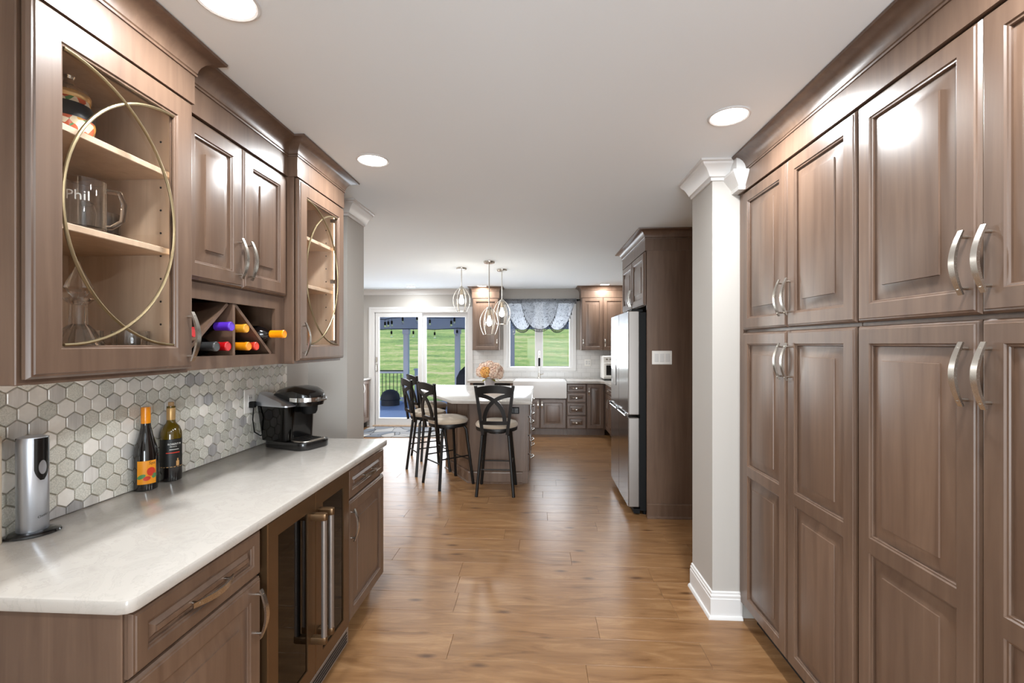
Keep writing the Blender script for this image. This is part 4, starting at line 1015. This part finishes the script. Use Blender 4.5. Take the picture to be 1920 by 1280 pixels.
# coffee maker, front towards +x
def coffee():
    t = thing('coffee_maker', 'black and silver single-serve coffee maker with water tank on the worktop', 'coffee maker', (-1.366, 2.51, ZC), PI / 2 - .36)
    # local: front -y (world +x), x along world +y
    def rr(x0, x1, y0, y1, r, n=6):
        p = []
        for cx, cy, a0 in ((x1 - r, y0 + r, -90), (x1 - r, y1 - r, 0), (x0 + r, y1 - r, 90), (x0 + r, y0 + r, 180)):
            p += [(cx + r * math.cos(math.radians(a0 + 90 * i / n)), cy + r * math.sin(math.radians(a0 + 90 * i / n))) for i in range(n + 1)]
        return p
    MB().prism(rr(-.105, .105, -.17, .15, .06), 0, .042, .004).build('base', 'black_plastic', t)
    MB().prism(rr(-.085, .085, -.165, -.03, .055), .040, .048, .002).build('drip_tray', 'nickel', t)
    m = MB()
    for i in range(7): m.box(-.06, .06, -.145 + i * .016, -.139 + i * .016, .047, .0495)
    m.build('drip_grate', 'black_matte', t)
    MB().rings([[(x, y, .042) for x, y in rr(-.075, .11, -.03, .15, .04)], [(x, y, .26) for x, y in rr(-.075, .11, -.045, .15, .04)]], True, True).build('body', 'black_plastic', t)
    # water tank on the near (-x local) side
    MB().rings([[(x, y, .045) for x, y in rr(-.125, -.06, -.055, .13, .03)], [(x, y, .235) for x, y in rr(-.14, -.06, -.085, .155, .035)]], True, True).build('water_tank', 'smoke', t)
    MB().rings([[(x, y, .047) for x, y in rr(-.12, -.064, -.05, .125, .025)], [(x, y, .225) for x, y in rr(-.132, -.064, -.075, .148, .03)]], True, True).build('tank_core', 'black_matte', t)
    # silver tank lid, sloping up to the back
    lo = rr(-.145, -.055, -.09, .16, .035)
    MB().rings([[(x, y, .234) for x, y in lo], [(x, y, .240 + max(0, (y + .09)) * .04) for x, y in lo], [(-.10 + (x + .10) * .8, .03 + (y - .03) * .84, .250 + max(0, (y + .09)) * .22) for x, y in lo]], True, True).build('tank_lid', 'opener_silver', t)
    # black domed brew head and lid
    ho = rr(-.085, .11, -.15, .14, .075, 8)
    arcz = lambda y: .335 - 2.2 * (y + .03) ** 2
    MB().rings([[(x * .92, y * .96, .232) for x, y in ho], [(x, y, .262) for x, y in ho], [(x * .97, y * .97, arcz(y) - .018) for x, y in ho], [(x * .8, y * .8, arcz(y * .8) - .004) for x, y in ho], [(x * .4, y * .4, arcz(y * .4) + .004) for x, y in ho]], True, True).build('brew_head', 'black_plastic', t)
    # chrome band handle
    band = [(-.09, -.06)] + [(.0125 + .1 * math.cos(math.radians(a)), -.075 - .095 * math.sin(math.radians(a))) for a in range(180, -1, -15)] + [(.115, -.06)]
    MB().bar([(x, y, .268 - .05 * 0) for x, y in band], .008, .022).build('handle_band', 'chrome', t)
    MB().prism([(-.02, -.165), (.045, -.165), (.035, -.195), (-.01, -.195)], .262, .272, .002).build('handle_tab', 'chrome', t)
    MB().lathe([(.034, .185), (.042, .2), (.046, .24)], 20, (.012, -.09, 0)).build('nozzle', 'black_matte', t)
    Mi = (Matrix.Translation((-1.366, 2.51, ZC)) @ Matrix.Rotation(PI / 2 - .36, 4, 'Z')).inverted()
    wp = [(-1.50, 2.47, .985), (-1.535, 2.45, .965), (-1.55, 2.42, .99), (-1.55, 2.405, 1.06), (-1.548, 2.41, 1.13)]
    MB().tube([Mi @ Vector(p) for p in wp], .0035, 6).build('cord', 'black_matte', t)
    MB().box(-1.574, -1.54, 2.395, 2.425, 1.125, 1.158, .004).xform(Mi).build('plug', 'black_matte', t)
coffee()

# ------------------------------------------------------------------ bottles in the wine rack
for px, py, X, foil, lab in [(440, 612, -1.19, 'foil_purple', 'purple-foiled wine bottle on top of the pile in the rack'), (474, 616, -1.195, 'foil_yellow', 'dull yellow-foiled bottle lying beside the upright rack divider'),
        (534, 626, -1.135, 'foil_orange', 'bright orange-foiled bottle poking out of the rack toward the glass cabinet'), (407, 653, -1.185, 'foil_black', 'black-foiled bottle lying at the bottom of the rack'),
        (433, 651, -1.205, 'foil_red', 'red-foiled bottle lying under the purple one'), (468, 652, -1.20, 'foil_amber', 'amber-foiled bottle lying under the dull yellow one'),
        (482, 655, -1.222, 'foil_scarlet', 'scarlet-foiled bottle lying beneath the slanted rack divider'), (364, 634, -1.205, 'foil_red', 'red-foiled bottle lying behind the stein cabinet handle')]:
    p = on(px, py, 'X', X)
    p.y = {'foil_purple': 1.716, 'foil_yellow': 1.815, 'foil_amber': 1.838, 'foil_scarlet': 1.925}.get(foil, min(p.y, 1.718) if foil == 'foil_red' and px > 400 else p.y)
    z = max(p.z, 1.4615 if px > 370 else 1.512)
    L = min(.30, X + 1.555)
    lying_bottle(lab, X - L, p.y, z, foil, length=L)

# ------------------------------------------------------------------ contents of the glass cabinets
SH1, SH2, SH0 = 2.0315, 1.7815, 1.3965
t = thing('beer_stein', 'painted ceramic beer stein with pewter lid on the top shelf', 'stein', (-1.31, 1.208, SH1), math.radians(40))
MB().lathe([(.040, 0), (.047, .004), (.050, .02), (.056, .05), (.055, .075), (.047, .10), (.044, .12)], 32).build('body', 'stein_paint', t)
MB().lathe([(.0555, .06), (.0535, .085), (.0478, .102)], 32, cap0=False, cap1=False).xform(Matrix.Scale(1.015, 4)).build('dark_band', 'black_print', t)
MB().lathe([(.045, .118), (.047, .122), (.047, .132), (.045, .136)], 32).build('rim', 'foil_gold', t)
MB().lathe([(.046, .136), (.042, .145), (.028, .155), (.014, .162), (.010, .178), (.013, .186), (.004, .192)], 24).build('lid', 'nickel', t)
MB().tube([(-.045, 0, .115), (-.08, 0, .11), (-.09, 0, .07), (-.075, 0, .035), (-.052, 0, .03)], .007, 8, up=(0, 1, 0)).build('handle', 'nickel', t)
def tumbler(label, x, y, z, r=.042, h=.085, name='glass_tumbler', group=None, cut=True):
    t = thing(name, label, 'glass', (x, y, z), 0, group); n = 28
    w_ = lambda i: 1 + (.03 if cut and i % 2 else 0)
    lo = lambda rr, zz: [(rr * w_(i) * math.cos(2 * PI * i / n), rr * w_(i) * math.sin(2 * PI * i / n), zz) for i in range(n)]
    MB().rings([lo(r * .9, 0), lo(r * .96, .006), lo(r, h * .5), lo(r, h), lo(r - .003, h), lo(r - .004, h * .5), lo(r * .82, .012)], True, True).build('glass', 'clear', t, smooth=15 if cut else 40)
    return t
def mug(label, x, y, z, rz, r=.05, h=.15, text=None):
    t = thing('glass_mug', label, 'mug', (x, y, z), rz)
    MB().lathe([(r * .9, 0), (r, .006), (r, h), (r - .004, h), (r - .004, .018), (r * .3, .016)], 28).build('body', 'clear', t)
    MB().tube([(r - .003, 0, h * .85), (r + .03, 0, h * .84), (r + .04, 0, h * .62), (r + .036, 0, h * .3), (r + .012, 0, h * .16), (r - .003, 0, h * .16)], .007, 10, up=(0, 1, 0)).build('handle', 'clear', t)
    if text:
        for s_, sz, u, v in text:
            tv, tf = text_geo(s_, sz); MB().add(bend([(p.x + u, p.y + v) for p in tv], r + .0006, 0), tf).build('etching', 'etched', t)
mug('tall glass mug with white etched lettering on the middle shelf', -1.285, 1.225, SH2, math.radians(30), text=[('Phil', .038, -.026, .085)])
mug('plain glass mug behind the etched mug on the middle shelf', -1.42, 1.30, SH2, math.radians(10), .045, .13)
tumbler('plain drinking glass beside the glass mugs on the middle shelf', -1.40, 1.41, SH2, .034, .11, cut=False)
tumbler('small clear glass beside the beer stein on the top shelf', -1.30, 1.085, SH1, .035, .12, cut=False)
t = thing('glass_decanter', 'cut-glass decanter with pointed stopper in the stein cabinet', 'decanter', (-1.30, 1.225, SH0)); n = 20
MB().lathe([(.05, 0), (.062, .006), (.066, .03), (.060, .07), (.035, .115), (.021, .13), (.019, .185), (.034, .2), (.034, .203), (.015, .2), (.015, .13), (.05, .05), (.045, .02)], 14).build('body', 'clear', t, smooth=12)
MB().lathe([(.008, .195), (.014, .207), (.032, .232), (.026, .25), (.010, .285), (.002, .308)], 8).build('stopper', 'clear', t, smooth=10)
tumbler('cut-glass tumbler beneath the crossing of the arched glazing bars', -1.30, 1.39, SH0 + .0, .047, .115)
tumbler('cut-glass tumbler tucked behind the pointed decanter', -1.38, 1.315, SH0, .045, .115)
t = thing('glass_decanter', 'round white-patterned glass decanter behind the glass cabinet handle', 'decanter', (-1.30, 2.345, SH0))
MB().lathe([(.03, 0), (.05, .01), (.062, .06), (.055, .11), (.025, .16), (.018, .19), (.018, .23), (.03, .245), (.03, .25)], 20).build('body', 'vase_glass', t, smooth=15)
MB().lathe([(.012, .245), (.022, .262), (.02, .285), (.004, .30)], 14).build('stopper', 'clear', t)
tumbler('stout glass on the middle shelf of the cabinet by the wall end', -1.30, 2.30, SH2, .036, .10)
tumbler('ribbed glass on the top shelf of the cabinet by the wall end', -1.30, 2.27, SH1, .04, .13)

# ------------------------------------------------------------------ flower vase on the island
t = thing('flower_vase', 'frosted vase of dried blush hydrangeas on the island worktop', 'vase', (-.655, 6.10, .90))
MB().lathe([(.055, 0), (.064, .004), (.07, .06), (.072, .115), (.069, .115), (.066, .06), (.05, .012)], 24).build('vase', 'vase_glass', t)
rf = random.Random(5)
def bloom(cx, cy, cz, R0, mat, n=70):
    m = MB()
    for i in range(n):
        ph = math.acos(1 - 2 * (i + .5) / n); th = i * 2.39996
        d = Vector((math.sin(ph) * math.cos(th), math.sin(ph) * math.sin(th), math.cos(ph)))
        c_ = Vector((cx, cy, cz)) + d * R0 * rf.uniform(.85, 1.05)
        u = d.cross(Vector((.3, .2, 1))).normalized(); w_ = d.cross(u); rot = rf.random() * 6.28
        for q in range(4):
            a = rot + q * PI / 2; e1 = u * math.cos(a) + w_ * math.sin(a); e2 = u * math.cos(a + .75) + w_ * math.sin(a + .75); e3 = u * math.cos(a - .75) + w_ * math.sin(a - .75)
            s_ = R0 * .30
            m.add([c_, c_ + e2 * s_ * .75 + d * .004, c_ + e1 * s_ * 1.1 + d * .007, c_ + e3 * s_ * .75 + d * .004], [(0, 1, 2, 3)])
    m.build('bloom', mat, t, smooth=0)
for cx, cy, cz, R0, mt in [(0, -.02, .27, .075, 'petal_blush'), (-.11, 0, .20, .07, 'petal_blush'), (.11, .01, .21, .075, 'petal_blush'), (-.04, -.09, .20, .07, 'petal_gold'), (.06, -.08, .19, .07, 'petal_blush'), (.0, .07, .25, .08, 'petal_blush'), (-.08, .05, .25, .07, 'petal_blush'), (.09, -.04, .26, .06, 'petal_blush'), (.13, -.05, .16, .05, 'petal_blush')]:
    bloom(cx, cy, cz, R0, mt)
for a in (-2.2, -.9, .6):
    e = Vector((math.cos(a), math.sin(a), 0)); pp = e.cross(Vector((0, 0, 1)))
    b0 = Vector((0, 0, .11)) + e * .05
    MB().add([b0, b0 + e * .05 + pp * .025 - Vector((0, 0, .01)), b0 + e * .10 - Vector((0, 0, .035)), b0 + e * .05 - pp * .025 - Vector((0, 0, .01))], [(0, 1, 2, 3)]).build('leaf', 'leaf_green', t)
m = MB()
for a in range(7): m.tube([(.02 * math.cos(a), .02 * math.sin(a), .01), (.05 * math.cos(a), .05 * math.sin(a), .18)], .003, 5)
m.build('stems', 'leaf_green', t)

# ------------------------------------------------------------------ outside: porch, railing, hill
ZD = -.15; YP = 12.7
dk = struct(MB().box(-8, 4, YB + .15, YP + .25, ZD - .2, ZD - .03).build('deck', 'deck_grey'), 'blue-grey boarded porch deck outside the sliding door')
y = YB + .16; bw = .14
bm_ = MB().box(-8, 4, .003, bw - .003, -.03, 0, .003).build('plank', 'deck_grey'); bme = bm_.data; bpy.data.objects.remove(bm_)
while y < YP + .2: link('plank', bme, dk, (0, y, ZD)); y += bw
struct(MB().add([(-12, YB + .12, 2.75), (8, YB + .12, 2.75), (8, YP + .4, 2.28), (-12, YP + .4, 2.28), (-12, YB + .12, 2.85), (8, YB + .12, 2.85), (8, YP + .4, 2.38), (-12, YP + .4, 2.38)], [(0, 1, 2, 3), (4, 5, 6, 7), (0, 1, 5, 4), (1, 2, 6, 5), (2, 3, 7, 6), (3, 0, 4, 7)]).build('roof', 'porch_blue', smooth=0), 'sloping porch roof outside the sliding door')
struct(MB().box(-12, 8, YP - .07, YP + .07, 1.885, 2.36, .006).build('beam', 'porch_blue'), 'blue-grey porch beam carried by the posts')
for px, lab in ((762, 'porch post at the end of the deck railing'), (858, 'porch post beside the covered grill'), (960, 'porch post seen through the sink window')):
    p = on(px, 700, 'Y', YP); t = thing('porch_post', 'square white ' + lab, 'post', (p.x, YP, ZD))
    box('shaft', 'porch_white', t, -.07, .07, -.07, .07, 0, 2.04, .006)
    box('base_collar', 'porch_white', t, -.09, .09, -.09, .09, 0, .14, .006); box('cap_collar', 'porch_white', t, -.09, .09, -.09, .09, 1.90, 2.035, .006)
xa = on(640, 700, 'Y', YP).x; xb = on(762, 700, 'Y', YP).x - .095
t = thing('deck_railing', 'blue-grey porch railing with thin dark balusters', 'railing', (0, YP, ZD))
box('top_rail', 'fabric_cover', t, xa, xb, -.035, .035, .86, .89, .004); box('sub_rail', 'porch_white', t, xa, xb, -.02, .02, .80, .855, .004); box('bottom_rail', 'porch_white', t, xa, xb, -.025, .025, .06, .13, .004)
x = xb - .06
while x > xa: MB().tube([(x, 0, .12), (x, 0, .81)], .010, 6).build('baluster', 'fabric_cover', t); x -= .107
p = on(782, 700, 'Y', YP + .1); t = thing('newel_post', 'short blue-grey newel post beside the porch post', 'post', (p.x, YP + .12, ZD))
box('shaft', 'porch_blue', t, -.06, .06, -.06, .06, 0, .88, .005); box('cap', 'porch_blue', t, -.085, .085, -.085, .085, .88, .93, .01)
p = on(732, 752, 'Z', ZD + .0)
t = thing('fire_pit', 'dark domed fire pit standing on the porch deck', 'fire pit', (on(732, 740, 'Y', 12.0).x, 12.0, ZD))
MB().lathe([(.24, .0), (.24, .14), (.26, .16), (.26, .18)], 28).build('bowl', 'fabric_cover', t); MB().lathe([(.255, .18), (.24, .27), (.18, .36), (.09, .405), (.01, .415)], 28).build('dome', 'fabric_cover', t)
p = on(869, 735, 'Y', 12.1)
t = thing('covered_grill', 'dark fabric-covered grill on the porch deck', 'grill', (p.x + .35, 12.05, ZD))
MB().rings([[(-.5, -.3, 0), (.5, -.3, 0), (.5, .3, 0), (-.5, .3, 0)], [(-.48, -.29, .75), (.48, -.29, .75), (.48, .29, .75), (-.48, .29, .75)], [(-.40, -.26, .92), (.40, -.26, .92), (.40, .26, .92), (-.40, .26, .92)], [(-.3, -.12, 1.03), (.3, -.12, 1.03), (.3, .12, 1.03), (-.3, .12, 1.03)]], True, True).build('cover', 'fabric_cover', t, smooth=60)
p = on(1048, 690, 'Y', 11.6)
t = thing('covered_table', 'blue-black covered patio table below the sink window', 'table', (p.x, 11.6, ZD))
MB().rings([[(-.75, -.4, 0), (.75, -.4, 0), (.75, .4, 0), (-.75, .4, 0)], [(-.72, -.38, .92), (.72, -.38, .92), (.72, .38, .92), (-.72, .38, .92)], [(-.35, -.2, 1.06), (.35, -.2, 1.06), (.35, .2, 1.06), (-.35, .2, 1.06)]], True, True).build('cover', 'fabric_cover', t, smooth=50)
def string(label, y, pts, wire):
    t = thing('string_light', label, 'string light', tuple(on(pts[0][0], pts[0][1], 'Y', y)), 0); o0 = Vector(t.location)
    W_ = [on(a, b_, 'Y', y) - o0 for a, b_ in wire]
    MB().tube(W_, .008, 5).build('wire', 'black_matte', t)
    for hq in (W_[0], W_[-1]): MB().tube([hq, Vector((hq.x, hq.y, 2.75 - .47 * (y - 8.17) / 4.93 - o0.z))], .005, 5).build('hanger', 'black_matte', t)
    for a, b_ in pts:
        q = on(a, b_, 'Y', y) - o0
        MB().tube([q + Vector((0, 0, .09)), q + Vector((0, 0, .03))], .005, 5).build('drop_wire', 'black_matte', t)
        MB().lathe([(.012, .04), (.026, .03), (.026, -.03), (.018, -.05)], 10, q).build('socket', 'black_matte', t)
        MB().lathe([(.018, -.05), (.034, -.09), (.03, -.12), (.004, -.135)], 10, q).build('bulb', 'clear', t)
string('dark string light hung along the porch beam edge', 12.55, [(734, 623), (775, 623), (815, 625), (857, 621)], [(690, 619), (734, 616.5), (775, 616), (815, 618), (857, 615), (890, 617)])
string('dark string light looped under the porch roof', 11.6, [(722, 606), (728, 605), (734.5, 604), (755, 598), (782, 596), (806, 602), (846, 604), (852, 599)], [(690, 597), (722, 599), (734, 596), (755, 594.5), (782, 593.5), (806, 595), (830, 596), (848, 596), (875, 594)])
# hill
N = 40; vs = []; fs = []; rh = random.Random(3)
for j in range(N + 1):
    y = YP + .4 + (75 - YP) * (j / N) ** 1.4
    for i in range(N + 1):
        x = -45 + 80 * i / N
        z = -.75 + max(0, y - 15) * .155 + .12 * math.sin(x * .21 + y * .13) + .08 * rh.random()
        vs.append((x, y, z))
        if i and j: fs.append(((j - 1) * (N + 1) + i - 1, (j - 1) * (N + 1) + i, j * (N + 1) + i, j * (N + 1) + i - 1))
struct(MB().add(vs, fs).build('hill', 'hill_grass', smooth=180), 'green grassy hillside rising behind the porch')
